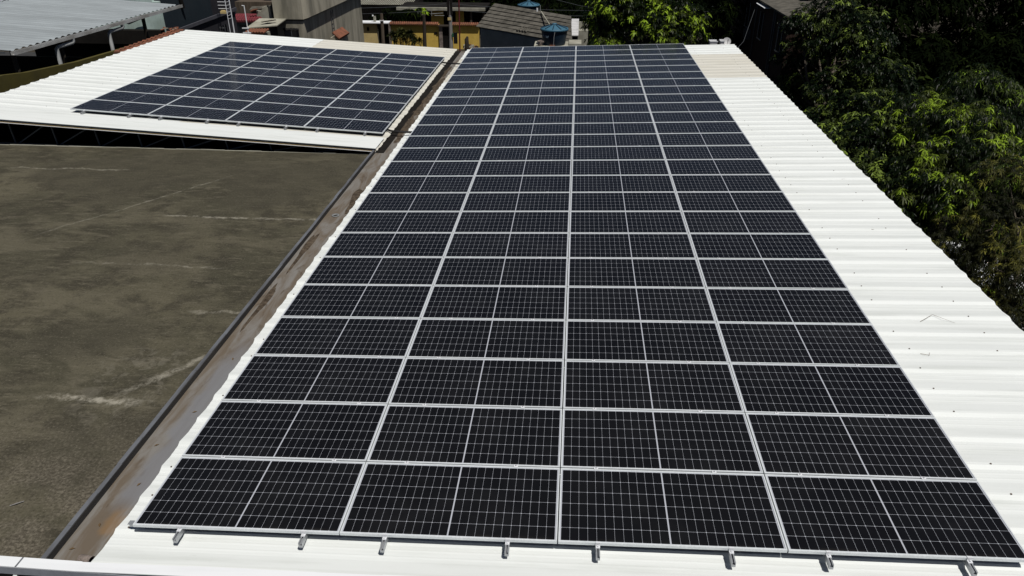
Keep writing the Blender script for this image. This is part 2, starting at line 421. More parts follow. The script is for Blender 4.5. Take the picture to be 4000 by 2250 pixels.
# front coping, follows the terrace then the slope of the roof
cop = MB()
def cz(x): return -.20 + max(0, x + 4.87) * .0343
xs = list(np.linspace(-9, -4.87, 8)) + list(np.linspace(-4.4, 7, 18))
for a, b in zip(xs, xs[1:]):
    w = .004 * math.sin(a * 3)
    cop.hexa([(a, -.60, cz(a) - .012), (b, -.60, cz(b) - .012), (b, -.478 + w, cz(b) - .012), (a, -.478 + w, cz(a) - .012), (a, -.60, cz(a)), (b, -.60, cz(b)), (b, -.478 + w, cz(b)), (a, -.478 + w, cz(a))])
cop.build('coping', M['white_metal'], bld)
mb = MB()
for x in (-5.52, -3.6):
    mb.box(x, x + .018, -.601, -.478, -.1985, -.197)
mb.build('coping_joint', M['parapet_top'], bld)
mb = MB(); mb.box(-9, 7, -.6015, -.575, -.31, -.2135); mb.build('fascia', M['shade_grey'], bld)
mb = MB(); mb.box(-9, 7, -.575, -.50, -7.5, -.215); mb.build('front_wall', M['shade_grey'], bld)
for x in (-6.9, -5.55, -4.2, -2.85):
    w = MB(); w.box(x - .6, x + .6, -.600, -.582, -1.6, -.318); wo = w.build('window', M['window_dark'], bld)
    f = MB()
    for dx in (-.6, -.02, .56): f.box(x + dx, x + dx + .04, -.612, -.602, -1.6, -.318)
    f.build('window_frame', M['white_metal'], wo)

# silt lying in the gutter
def heap(name, x, y, rx, ry, h, seed):
    rnd = random.Random(seed); mb = MB(); n, r = 22, 6
    vs = [(x, y, -.352 + h)]
    for i in range(1, r + 1):
        for k in range(n):
            a = 2 * math.pi * k / n; q = i / r
            j = 1 + .28 * math.sin(3 * a + seed) + rnd.uniform(-.08, .08)
            vs.append((x + rx * q * j * math.cos(a), y + ry * q * j * math.sin(a), -.353 + max(0, h * (1 - q * q) * rnd.uniform(.5, 1.2)) * (i < r)))
    fs = [(0, 1 + k, 1 + (k + 1) % n) for k in range(n)] + [(1 + (i - 1) * n + k, 1 + i * n + k, 1 + i * n + (k + 1) % n, 1 + (i - 1) * n + (k + 1) % n) for i in range(1, r) for k in range(n)]
    mb.add(vs, fs)
    return mb
mb = MB()
for i, (x, y, rx, ry, h) in enumerate([(-4.90, 10.2, .16, .75, .03), (-5.0, 16.3, .2, 1.0, .035), (-5.02, 18.0, .2, .8, .03), (-5.0, 19.6, .19, .9, .035), (-5.0, 21.6, .2, 1.1, .03), (-5.1, 24.0, .15, .9, .02), (-5.2, 7.4, .07, .9, .015), (-5.2, 5.2, .06, .8, .012), (-4.95, 14.9, .12, .4, .02)]):
    h = heap('s', x, y, rx, ry, h, i); mb.add(h.v, h.f)
tag(mb.build('gutter_silt', M['silt']), 'dark dry silt and rotted leaves lying in the gutter', 'dirt', kind='stuff')

# ------------------------------------------------------------------ terrace
ter = thing('flat_terrace', 'flat dark concrete terrace roof between the gutter and the frame edge', 'terrace', (-12, 6, -7.5))
mb = MB(); mb.box(-26, -5.377, -.49, 13.62, -.62, -.42); mb.build('slab', M['terrace'], ter)
mb = MB()
xs = np.linspace(-26, -5.4, 60)
for a, b in zip(xs, xs[1:]): mb.box(a, b - .003, 13.622, 13.66, -.5, -.412 + random.uniform(-.008, .01))
mb.build('edge_strip', M['concrete_light'], ter)
mb = MB(); mb.box(-25.9, -5.5, -.40, -.2, -7.5, -.625); mb.box(-25.9, -5.5, 13.3, 13.5, -7.5, -.625); mb.build('wall', M['plaster'], ter)

# ------------------------------------------------------------------ second building on the left
lb = thing('side_building', 'white ribbed-roof building with the smaller solar array, open under its front eave', 'building', (-11, 21, -7.5))
XL, XR, YF, YB = -3.12, 9.34, -1.19, 13.72
XS = 3.28
roof_sheet('roof_sheet', Pl, XL, XS, YF, YB, .41, PT, -.134, M['white_roof'], lb, (-2.95, -1.0), 8)
o = roof_sheet('roof_sheet', Pl, XS + .004, XR, YF, YB, .41, PT, -.137, M['cream_roof'], lb, (8.95, 9.2), 9)
o['label'] = 'cream aged roof sheets on the gutter side'
# smooth white front flashing over the first rib
mb = MB(); mb.hexa([Pl(x, y, z) for z in (-.088, -.081) for x, y in ((XL, YF - .02), (XR - .05, YF - .02), (XR - .05, -.20), (XL, -.20))]); mb.build('front_flashing', M['white_roof'], lb)
mb = MB(); mb.hexa([Pl(x, y, z) for z in (-.172, -.143) for x, y in ((XL + .03, YF + .004), (XR - .06, YF + .004), (XR - .06, YB - .03), (XL + .03, YB - .03))]); mb.build('foam_core', M['foam'], lb)
mb = MB(); mb.hexa([Pl(x, y, z) for z in (-.185, -.176) for x, y in ((XL + .02, YF - .012), (XR - .05, YF - .012), (XR - .05, YF + .3), (XL + .02, YF + .3))]); mb.build('lower_edge_trim', M['white_metal'], lb)
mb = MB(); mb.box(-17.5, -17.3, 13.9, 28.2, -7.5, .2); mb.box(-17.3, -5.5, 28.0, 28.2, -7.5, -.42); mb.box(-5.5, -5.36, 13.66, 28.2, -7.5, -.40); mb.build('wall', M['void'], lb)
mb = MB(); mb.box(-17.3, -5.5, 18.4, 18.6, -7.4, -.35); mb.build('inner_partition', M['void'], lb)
tr = MB()
def zt(x): return Pl(x + 14.58, YF + .25, -.22)[2]
yt = 13.92
tr.bar((-17.4, yt, zt(-17.4)), (-5.6, yt, zt(-5.6)), .05, .07)
tr.bar((-17.4, yt, -.46), (-5.6, yt, -.60), .06, .06)
xs = np.linspace(-17.2, -5.9, 10)
for a, b in zip(xs, xs[1:]):
    tr.bar((a, yt, zt(a)), (a + .05, yt, -.5), .035); tr.bar((a + .1, yt, -.48), (b - .1, yt, zt(b)), .035)
tr.build('roof_truss', M['truss'], lb)

# ------------------------------------------------------------------ solar panels
PW, PD, PH = 2.288, 1.102, .035
def frame_mesh():
    mb = MB(); lx, ly = .0125, .019
    o = [(0, 0), (PW, 0), (PW, PD), (0, PD)]; i = [(lx, ly), (PW - lx, ly), (PW - lx, PD - ly), (lx, PD - ly)]
    vs = [(x, y, 0) for x, y in o] + [(x, y, 0) for x, y in i] + [(x, y, -.006) for x, y in i] + [(x, y, -PH) for x, y in o] + [(x + (.018 if x < 1 else -.018), y + (.018 if y < .5 else -.018), -PH) for x, y in o]
    fs = []
    for k in range(4):
        q = (k + 1) % 4
        fs += [(k, q, 4 + q, 4 + k), (4 + k, 4 + q, 8 + q, 8 + k), (k, 12 + k, 12 + q, q), (12 + k, 16 + k, 16 + q, 12 + q)]
    mb.add(vs, fs)
    return mb
fm = frame_mesh()
gm = MB(); gm.box(.010, PW - .010, .016, PD - .016, -.010, -.005)
jb = MB(); jb.box(PW / 2 - .06, PW / 2 + .06, PD - .12, PD - .05, -.034, -.012)
proto_f = fm.build('frame', M['alu'], None); proto_g = gm.build('cell_glass', M['glass'], None)
ORD = ['first', 'second', 'third', 'fourth', 'fifth', 'sixth', 'seventh', 'eighth', 'ninth', 'tenth', 'eleventh', 'twelfth', 'thirteenth', 'fourteenth', 'fifteenth', 'sixteenth', 'seventeenth', 'eighteenth', 'nineteenth', 'twentieth', 'twenty-first', 'twenty-second', 'twenty-third', 'twenty-fourth', 'twenty-fifth']
rp = random.Random(21)
used = [False]
def panel(Mx, x, y, label, group):
    e = link(bpy.data.objects.new('solar_panel', None)); e.empty_display_size = .2
    wob = Matrix.Rotation(rp.uniform(-.0012, .0012), 4, 'X') @ Matrix.Rotation(rp.uniform(-.0012, .0012), 4, 'Y') @ Matrix.Rotation(rp.uniform(-.0006, .0006), 4, 'Z')
    e.matrix_world = Mx @ Matrix.Translation((x + rp.uniform(-.002, .002), y + rp.uniform(-.002, .002), rp.uniform(-.0012, .0012))) @ wob
    tag(e, label, 'solar panel', group)
    for p in (proto_f, proto_g):
        c = p if not used[0] else p.copy()
        if used[0]: link(c)
        c.parent = e
    used[0] = True
for r in range(25):
    for c in range(4):
        if r == 0: l = 'solar panel on the front edge of the wide array, %s from the gutter' % ORD[c]
        elif r == 24: l = 'solar panel at the far end of the wide array, %s from the gutter' % ORD[c]
        else: l = 'solar panel of the wide array, %s row from the front, %s column from the gutter' % (ORD[r], ORD[c])
        panel(Rm, (c - 2) * 2.30 + .006, r * 1.12 + .011, l, 'solar panels of the wide array')
for r in range(10):
    for c in range(4):
        l = 'solar panel, left array, %s row from the open eave, %s column from the gutter' % (ORD[r], ORD[3 - c])
        panel(Rl, c * 2.30 + .006, r * 1.12 + .011, l, 'solar panels of the smaller left array')

# mounting rails with their clamps
def rail(P, x, y0, nrow, label, group, bx):
    t = thing('mounting_rail', label, 'rail', P(x, y0, -.08), group)
    mb = MB()
    y1 = nrow * 1.12 + .16
    for (xa, xb, za, zb) in ((-.021, .021, -.098, -.072), (-.021, -.016, -.072, -.037), (.016, .021, -.072, -.037), (-.016, -.007, -.042, -.037), (.007, .016, -.042, -.037)):
        mb.hexa([P(x + a, b, c) for c in (za, zb) for a, b in ((xa, y0), (xb, y0), (xb, y1), (xa, y1))])
    mb.build('rail_bar', M['rail'], t)
    for k in range(nrow + 1):
        y = k * 1.12
        c = MB()
        if k in (0, nrow):
            s = -1 if k == 0 else 1
            yf = .012 if k == 0 else y - .008
            def bx_(xa, xb, ya, yb, za, zb):
                ya, yb = sorted((yf + s * ya, yf + s * yb))
                c.hexa([P(x + a, b, q) for q in (za, zb) for a, b in ((xa, ya), (xb, ya), (xb, yb), (xa, yb))])
            bx_(-.024, .024, .003, .011, -.036, .005); bx_(-.024, .024, -.014, .011, .0015, .006); bx_(-.022, .022, .011, .042, -.036, -.029)
            ring = [P(x + .009 * math.cos(q), yf + s * .024 + .009 * math.sin(q), z) for z in (-.031, -.016) for q in [i * math.pi / 3 for i in range(6)]]
            c.add(ring, [tuple(range(6, 12))] + [(q, (q + 1) % 6, 6 + (q + 1) % 6, 6 + q) for q in range(6)])
        else:
            y += .002
            c.hexa([P(x + a, b, q) for q in (.0018, .0058) for a, b in ((-.024, y - .021), (.024, y - .021), (.024, y + .021), (-.024, y + .021))])
            ring = [P(x + .0085 * math.cos(q), y + .0085 * math.sin(q), z) for z in (.0058, .013) for q in [i * math.pi / 3 for i in range(6)]]
            c.add(ring, [tuple(range(6, 12))] + [(q, (q + 1) % 6, 6 + (q + 1) % 6, 6 + q) for q in range(6)], 1)
        c.build('clamp', [M['clamp'], M['rail']], t)
for i, x in enumerate((-4.064, -2.689, -1.812, -.518, .41, 1.746, 2.691, 4.025)):
    rail(Pm, x, -.130 + .012 * math.sin(i * 2.3), 25, 'aluminium rail under the wide array, %s from the gutter, end jutting out in front' % ORD[i], 'rails under the wide array', 0)
for i in range(8):
    x = (i // 2) * 2.30 + (.42, 1.80)[i % 2]
    rail(Pl, x, -.16, 10, 'aluminium rail under the smaller left array, %s from the gutter' % ORD[7 - i], 'rails under the smaller left array', 0)
# galvanised end bracket poking out at the front left corner
mb = MB(); mb.hexa([Pm(a, b, c) for c in (-.075, -.04) for a, b in ((-4.67, .05), (-4.59, .05), (-4.59, .10), (-4.67, .10))]); mb.hexa([Pm(a, b, c) for c in (-.04, -.037) for a, b in ((-4.685, .045), (-4.59, .045), (-4.59, .105), (-4.685, .105))])
tag(mb.build('rail_bracket', M['rail']), 'small zinc bracket sticking out under the front left panel corner', 'bracket')

# black conduits crossing the gutter
def conduit(pts, label):
    mb = MB(); P = []
    pts = [Vector(p) for p in pts]
    for i in range(len(pts) - 1):
        for k in range(12):
            q = k / 12; p0 = pts[max(i - 1, 0)]; p1, p2 = pts[i], pts[i + 1]; p3 = pts[min(i + 2, len(pts) - 1)]
            P.append(.5 * ((2 * p1) + (p2 - p0) * q + (2 * p0 - 5 * p1 + 4 * p2 - p3) * q * q + (3 * p1 - p0 - 3 * p2 + p3) * q ** 3))
    P.append(pts[-1])
    mb.tube(P, [.03 + .003 * (i % 2) for i in range(len(P))], 8)
    tag(mb.build('cable_conduit', M['black_plastic']), label, 'conduit', 'black conduits across the gutter')
conduit([(-5.65, 15.55, -.24), (-5.44, 15.40, -.23), (-5.17, 15.12, -.20), (-4.78, 15.12, -.21), (-4.5, 15.2, -.24)], 'black conduit crossing the gutter at the near corner of the smaller array')
conduit([(-5.65, 25.15, -.24), (-5.43, 25.05, -.22), (-5.14, 24.80, -.19), (-4.70, 24.75, -.2), (-4.45, 24.8, -.22)], 'black conduit crossing the gutter at the far corner of the smaller array')

# small litter on the white roof
def twig(pts, label, r=.003):
    mb = MB(); mb.tube(pts, [r, r * .9, r * .5][:len(pts)] if len(pts) <= 3 else r, 5)
    tag(mb.build('twig', M['litter']), label, 'twig', 'twigs fallen on the roof')
def T(x, y, dz=.008): return Pm(x, y, ZP + dz)
twig([T(5.45, 4.83), T(5.68, 4.98, .05), T(5.95, 4.80)], 'longest curved twig on the white roof beside the sixth panel row')
twig([T(5.10, 3.92), T(5.20, 3.86, .02), T(5.24, 3.95)], 'short hooked twig on the white roof, nearest to the camera')
twig([T(5.80, 8.42), T(5.92, 8.36, .02), T(6.03, 8.42)], 'thin curved twig on the white roof beside the tenth panel row')
twig([T(6.2, 11.28), T(6.42, 11.3, .01)], 'straight twig near the jagged roof edge, farthest of the roof twigs')
mb = MB()
for x, y, a in ((-5.2, -.2, .3), (-5.0, .8, 1.2), (-5.1, .15, 2.), (-5.15, 1.5, .7), (-5.0, 3.5, 1.9), (-4.98, 2.2, .5)):
    c, s = math.cos(a) * .035, math.sin(a) * .035
    mb.add([(x - c, y - s, -.350), (x + s * .4, y - c * .4, -.340), (x + c, y + s, -.348), (x - s * .4, y + c * .4, -.342)], [(0, 1, 2, 3)])
tag(mb.build('leaf_litter', M['litter']), 'scattered dry leaves along the gutter floor', 'leaves', kind='stuff')

# debris on the terrace
mb = MB(); mb.tube([(-6.36, .40, -.41), (-6.30, .43, -.40), (-6.24, .48, -.405)], [.006, .008, .005], 6)
tag(mb.build('stick', M['pole']), 'short broken stick lying on the terrace near the gutter front', 'stick')
mb = MB(); rr = random.Random(5)
for i in range(500):
    x = -5.45 - abs(rr.gauss(0, 1)) * 2.2; y = rr.uniform(-.4, 13); s = rr.uniform(.003, .008)
    a = rr.uniform(0, 3)
    c, q = math.cos(a) * s, math.sin(a) * s
    if x < -14: continue
    mb.add([(x - c, y - q, -.42), (x + q, y - c, -.42), (x + c, y + q, -.42), (x - q, y + c, -.42), (x, y, -.42 + s * .9)], [(0, 1, 4), (1, 2, 4), (2, 3, 4), (3, 0, 4)])
tag(mb.build('grit', M['grit']), 'pale grit and mortar crumbs strewn over the terrace', 'grit', kind='stuff')

# ------------------------------------------------------------------ left background: canopy
cn = thing('metal_canopy', 'dull grey metal canopy with pale gutter and downpipes, beyond the left roof', 'canopy', (-24, 26, -7.5))
mb = MB(); n = 0
def cw(x): return .90 + (-20 - x) * .062
ys = np.arange(20.0, 32.32, .048); prof = [(y, .022 * max(-1, min(1, 1.6 * math.cos((y - 20) / .384 * 2 * math.pi))) + .022) for y in ys]
for x0, x1, dz in ((-27.2, -20.02, 0), (-34.5, -27.0, .03)):
    for side in (0, 1):
        vs = [(x, y, cw(x) + z + dz - side * .004) for x in (x0, x1) for y, z in prof]; k = len(prof)
        fs = [(j, k + j, k + j + 1, j + 1) for j in range(k - 1)]
        mb.add(vs, fs if not side else [f[::-1] for f in fs], 0, True)
mb.build('roof_sheet', M['canopy'], cn)
mb = MB(); mb.box(-34.5, -20.2, 19.97, 20.02, .84, .90); 
for x in (-34, -30, -26, -22): mb.bar((x, 20.2, cw(x) - .06), (x, 32.2, cw(x) - .06), .06, .1)
mb.build('purlins', M['truss'], cn)
mb = MB()
gp = [(-20.0, .90), (-20.0, .78), (-19.86, .78), (-19.86, .91), (-19.875, .91), (-19.875, .795), (-19.985, .795), (-19.985, .90)]
for y0, y1 in ((20.02, 25.4), (25.42, 32.6)):
    vs = [(x, y, z) for y in (y0, y1) for x, z in gp]
    mb.add(vs, [(i, (i + 1) % 8, 8 + (i + 1) % 8, 8 + i) for i in range(8)] + [tuple(range(8))[::-1], tuple(range(8, 16))])
for y in (20.9, 22.8, 24.6, 27.0, 29.2, 31.2): mb.box(-19.858, -19.852, y, y + .03, .775, .905)
mb.build('gutter', M['pale_gutter'], cn)
for y in (22.5, 26.1):
    mb = MB(); mb.tube([(-19.93, y + 1.0, .78), (-19.93, y + 1.0, .67), (-19.95, y + .93, .615), (-20.0, y + .08, .60), (-20.0, y, .54), (-20.0, y, -7.4)], .08, 12); mb.build('downpipe', M['pvc'], cn)
for y in (20.5, 23.2, 29.5):
    mb = MB(); mb.bar((-20.3, y, -7.5), (-20.3, y, .84), .12); mb.build('post', M['darkwood'], cn)
mb = MB(); mb.box(-31.0, -19.4, 30.2, 30.35, -7.5, -1.3); mb.build('back_wall', M['void'], cn)
ow = thing('olive_wall', 'olive yellow boundary wall in the shade under the grey canopy', 'wall', (-19.2, 22, -7.5))
mb = MB(); 
for (ya, za), (yb, zb) in zip([(15, .62), (18.3, .47), (19.4, .33), (22.3, .13), (26, .04)], [(18.3, .47), (19.4, .33), (22.3, .13), (26, .04), (28.5, .0)]):
    mb.hexa([(-19.3, ya, -7.5), (-19.12, ya, -7.5), (-19.12, yb, -7.5), (-19.3, yb, -7.5), (-19.3, ya, za), (-19.12, ya, za), (-19.12, yb, zb), (-19.3, yb, zb)])
mb.build('wall_body', M['olive'], ow)
mb = MB(); mb.box(-24, -19.33, 19.62, 19.8, -7.5, -.3); mb.build('wall_return', M['olive'], ow)

# clay tile verge along the far part of the left roof
tv = thing('tile_verge', 'row of red clay tiles along the left edge of the white roof', 'roof tiles', (-17.9, 26, .3))
mb = MB()
for i in range(15):
    y = 23.35 + i * .345; z = .30 + .004 * i
    for (xa, xb, r0, r1, zz) in ((-17.95, -17.73, .10, .085, z), (-18.16, -17.95, .085, .10, z + .03)):
        k = 8
        vs = [(x, y + r * math.cos(math.pi * q / k), zz + r * .8 * math.sin(math.pi * q / k)) for x, r in ((xa, r0), (xb, r1)) for q in range(k + 1)]
        mb.add(vs, [(q, q + 1, k + 2 + q, k + 1 + q) for q in range(k)], 0, True)
    mb.bar((-18.0, y - .1, z + .0), (-18.0, y + .22, z + .012), .4, .06)
mb.build('tile_row', M['clay'], tv)

# teal house
th = thing('teal_house', 'house with pale teal stained front and dark blue side wall behind the canopy', 'house', (-27, 39, -7.5))
mb = MB(); mb.box(-31, -23.35, 36.0, 42.3, -1.4, 3.0); mb.build('front_wall', M['teal'], th)
mb = MB(); mb.box(-31, -23.35, 36.0, 42.3, -7.5, -1.402); mb.build('lower_wall', M['void'], th)  # lower front and ledge near-black, shade painted as their colour
mb = MB(); mb.box(-23.348, -23.0, 36.0, 36.25, -1.4, .6); mb.build('corner_pillar', M['teal'], th)
mb = MB(); mb.box(-23.348, -23.04, 36.252, 42.3, -7.5, 3.0); mb.build('side_wall', M['navy'], th)
mb = MB(); mb.box(-31, -22.95, 35.55, 35.998, -1.6, -.86); mb.build('ledge', M['void'], th)
mb = MB(); mb.tube([(-22.95, 38.2, 2.0), (-22.95, 38.4, .6), (-22.95, 38.5, -.05)], [.09, .12, .13], 8); mb.build('vent_pipe', M['void'], th)
mb = MB(); mb.tube([(-25.2, 35.8, -.38), (-24.8, 35.75, -.5), (-24.4, 35.8, -.36), (-23.9, 35.8, -.2)], [.05, .09, .07, .05], 6); tag(mb.build('tarp_roll', M['pvc']), 'rolled pale tarpaulin hanging against the teal house front', 'tarpaulin')
rb = thing('rubble_heap', 'small heap of broken red tiles beside the teal house corner', 'rubble', (-22.7, 35.7, -.86))
mb = MB(); rr = random.Random(2)
for i in range(14):
    x, y = -22.85 + rr.uniform(-.1, .75), 35.7 + rr.uniform(-.15, .15); a = rr.uniform(0, 3)
    mb.bar((x, y, -.86 + rr.uniform(0, .12)), (x + .22 * math.cos(a), y + .22 * math.sin(a), -.84 + rr.uniform(0, .12)), .10, .03, i % 3 == 0)
mb.build('tile_pieces', [M['clay'], M['concrete_light']], rb)
# dark low house with long fascia
dh = thing('dark_house', 'low dark slate house with long grey fascia behind the left roof', 'house', (-22, 36, -7.5))
mb = MB(); mb.box(-19.1, -18.95, 30.4, 36.5, -7.5, .05); mb.box(-21.2, -18.95, 36.5, 36.65, -7.5, -1.3); mb.build('wall', M['dark_paint'], dh)
mb = MB(); mb.hexa([(-18.94, 30.0, .02), (-18.86, 30.0, .02), (-18.86, 36.6, .1), (-18.94, 36.6, .1), (-18.94, 30.0, .17), (-18.86, 30.0, .17), (-18.86, 36.6, .27), (-18.94, 36.6, .27)]); mb.build('fascia', M['dark_fascia'], dh)
mb = MB(); mb.hexa([(-21.2, 30.4, -1.4), (-18.95, 30.4, .04), (-18.95, 36.6, .12), (-21.2, 36.6, -1.4), (-21.2, 30.4, -1.3), (-18.95, 30.4, .1), (-18.95, 36.6, .2), (-21.2, 36.6, -1.3)]); mb.build('roof', M['void'], dh)
for y in (32.2, 34.2):
    w = MB(); w.box(-18.95, -18.93, y, y + 1.0, -1.5, -.4); wo = w.build('window', M['window_dark'], dh)
    f = MB()
    for q in (0, .33, .66, .97): f.box(-18.93, -18.91, y + q, y + q + .03, -1.5, -.4)
    f.build('window_bars', M['truss'], wo)
# lattice mast
mt = thing('lattice_mast', 'white lattice antenna mast with rungs rising behind the left roof', 'mast', (-17.68, 33, -7.5))
for x, y in ((-17.79, 33), (-17.57, 33.02), (-17.68, 33.2)):
    mb = MB(); mb.tube([(x, y, -7.5), (x, y, 4.5)], .018, 8); mb.build('leg', M['white_metal'], mt)
mb = MB()
z = .18
while z < 4.4:
    mb.tube([(-17.79, 33, z), (-17.57, 33.02, z + .06)], .009, 6); mb.tube([(-17.57, 33.02, z + .06), (-17.68, 33.2, z + .03)], .008, 6); mb.tube([(-17.68, 33.2, z + .03), (-17.79, 33, z)], .008, 6)
    z += .16
mb.build('rungs', M['white_metal'], mt)
for z in (.68, .84, 1.0):
    mb = MB(); mb.tube([(-18.2, 33, z), (-17.79, 33, z)], .014, 6); mb.build('crossbar', M['white_metal'], mt)
mb = MB(); mb.box(-18.1, -17.82, 32.9, 33.1, .45, .56); mb.box(-18.06, -17.86, 32.92, 33.08, .56, .60); mb.build('junction_box', M['tan'], mt)
wp = thing('white_pole', 'thin white pipe pole with bracket standing right of the lattice mast', 'pole', (-18.15, 36, -7.5))
mb = MB(); mb.tube([(-18.15, 36, -7.5), (-18.15, 36, .46)], .03, 8); mb.tube([(-18.15, 36, .44), (-18.27, 36, .44)], .025, 6); mb.build('pipe', M['white_metal'], wp)
mb = MB(); mb.box(-18.45, -18.08, 35.96, 36.04, -.76, -.71); mb.box(-18.45, -18.0, 35.96, 36.04, -1.02, -.95); mb.build('bracket', M['white_metal'], wp)

# maroon tiled house and bits left of the concrete tower
mh = thing('maroon_house', 'small house with maroon tiled roof between the mast and the concrete building', 'house', (-21.7, 45, -7.5))
mb = MB(); mb.box(-22.5, -20.85, 44.2, 46.5, -7.5, -1.58); mb.build('wall', M['concrete_light'], mh)
mb = MB()
rr = random.Random(3)
for j in range(3):
    for i in range(11):
        x = -22.6 + i * .17; z = -1.56 + j * .09; y = 43.9 + j * .3
        k = 6
        vs = [(x + .075 * math.cos(math.pi * q / k), yy, zz + .07 * math.sin(math.pi * q / k)) for yy, zz in ((y, z), (y + .36, z + .1)) for q in range(k + 1)]
        mb.add(vs, [(q, q + 1, k + 2 + q, k + 1 + q) for q in range(k)], 0, True)
mb.hexa([(-22.7, 43.92, -1.62), (-20.75, 43.92, -1.62), (-20.75, 45.0, -1.28), (-22.7, 45.0, -1.28), (-22.7, 43.92, -1.57), (-20.75, 43.92, -1.57), (-20.75, 45.0, -1.23), (-22.7, 45.0, -1.23)])
mb.build('roof', M['maroon'], mh)
mb = MB(); mb.box(-22.35, -21.1, 44.05, 44.19, -1.80, -1.64); mb.build('lintel', M['concrete_light'], mh)
bh = thing('brown_house', 'brown timber-walled house with a sloping grey roof behind the maroon roof', 'house', (-22, 48, -7.5))
mb = MB(); mb.box(-23.5, -20.9, 46.8, 50, -7.5, -.72); mb.build('wall', M['wood'], bh)
mb = MB(); mb.hexa([(-22.3, 46.2, -1.2), (-20.9, 46.2, -1.05), (-20.9, 48, -.75), (-22.3, 48, -.75), (-22.3, 46.2, -1.15), (-20.9, 46.2, -1.0), (-20.9, 48, -.7), (-22.3, 48, -.7)]); mb.build('roof', M['fibre'], bh)
st = thing('concrete_stub', 'ragged pale concrete stub wall topped with broken clay tiles', 'wall', (-20.6, 44.6, -7.5))
mb = MB()
rr = random.Random(9)
for i, x in enumerate(np.arange(-21.1, -20.2, .11)):
    h = -.72 if x > -20.75 else -.98
    mb.box(x, x + .109, 44.5, 44.8, -7.5, h + rr.uniform(-.05, .05))
mb.build('stub_body', M['concrete_light'], st)
mb = MB(); mb.tube([(-21.45, 44.4, -1.02), (-21.2, 44.4, -.92), (-20.95, 44.45, -.88)], [.06, .07, .05], 6); mb.build('tile_fragment', M['clay'], st)

# concrete tower building
tw = thing('concrete_building', 'stained raw concrete building with overhanging upper block behind the left roof', 'building', (-18.7, 50, -7.5))
mb = MB(); mb.box(-19.64, -17.78, 44, 58, -7.5, -1.48); mb.build('lower_wall', M['concrete'], tw)
mb = MB(); mb.hexa([(-19.70, 43.9, -1.40), (-17.76, 43.9, -1.40), (-17.45, 58.2, -1.40), (-19.70, 58.2, -1.40), (-19.70, 43.88, 3.2), (-17.76, 43.88, 3.2), (-17.62, 58.2, 3.2), (-19.70, 58.2, 3.2)])
mb.hexa([(-17.76, 43.9, -1.40), (-17.48, 44.05, -1.32), (-17.48, 58.2, -1.32), (-17.76, 58.2, -1.4), (-17.76, 43.88, 3.2), (-17.66, 43.95, 3.2), (-17.66, 58.2, 3.2), (-17.76, 58.2, 3.2)])
mb.build('upper_block', M['concrete'], tw)
mb = MB(); mb.box(-19.66, -17.80, 43.96, 58, -1.485, -1.398); mb.build('painted_shadow_line', M['parapet'], tw)  # dark strip drawn for the thin shadow under the overhang
mb = MB(); mb.box(-21.6, -19.7, 47.5, 58, -7.5, 3.2); mb.build('rear_wing', M['navy'], tw)  # shadow on the recessed wing is put into its dark colour
w = MB(); w.box(-19.2, -18.2, 43.99, 43.996, -3.0, -2.05); wo = w.build('window', M['window_dark'], tw)
f = MB(); f.box(-18.72, -18.69, 43.975, 43.99, -3.0, -2.05); f.build('mullion', M['truss'], wo)
mb = MB(); rr = random.Random(4)
for i in range(16):
    x = -19.24 + i * .066; mb.box(x, x + .07, 43.97, 43.989, -2.06 - rr.uniform(0, .05), -1.98 + rr.uniform(0, .04))
mb.build('rough_lintel', M['parapet'], tw)
mb = MB()
for y in (49.6, 50.1): mb.tube([(-17.72, y, -4), (-17.72, y, -1.6)], .02, 5)
for k in range(8): mb.tube([(-17.72, 49.6, -3.9 + k * .3), (-17.72, 50.1, -3.9 + k * .3)], .015, 5)
mb.build('wall_ladder', M['truss'], tw)
ln = thing('lean_to', 'low lean-to with mossy concrete slab roof against the concrete building', 'lean-to', (-19.9, 42.6, -7.5))
mb = MB(); mb.box(-20.75, -19.66, 42.2, 44.0, -7.5, -1.70); mb.build('wall', M['dark_paint'], ln)
mb = MB(); mb.hexa([(-20.9, 42.0, -1.74), (-18.83, 42.0, -1.54), (-18.9, 43.9, -1.42), (-20.7, 43.9, -1.42), (-20.9, 42.0, -1.68), (-18.83, 42.0, -1.48), (-18.9, 43.9, -1.36), (-20.7, 43.9, -1.36)]); mb.build('slab_roof', M['concrete_light'], ln)
mb = MB(); rr = random.Random(6)
for i in range(5): mb.bar((-20.05 + i * .12, 42.6, -1.40 + .02 * i), (-19.7 + i * .12, 42.9, -1.38 + .02 * i), .2, .03)
mb.build('loose_boards', M['darkwood'], ln)
mb = MB(); mb.box(-20.6, -19.4, 41.2, 42.2, -7.5, -1.86); mb.build('porch_wall', M['concrete_light'], ln)
mb = MB()
for i in range(7): mb.tube([(-20.5 + i * .18, 40.95, -1.8), (-20.36 + i * .18, 41.6, -1.68)], [.085, .075], 8)
mb.build('tile_strip', M['clay'], ln)
sl = thing('tile_lean_to', 'small terracotta tiled lean-to roof at the side of the concrete building', 'roof', (-17.1, 51, -7.5))
mb = MB()
for i in range(12): mb.tube([(-17.5, 48.9 + i * .2, -3.0), (-16.95, 48.7 + i * .2, -3.4)], [.08, .10], 8)
mb.build('tiles', M['clay'], sl)
mb = MB(); mb.box(-17.7, -17.1, 48.8, 51.2, -7.5, -3.35); mb.build('wall', M['concrete'], sl)

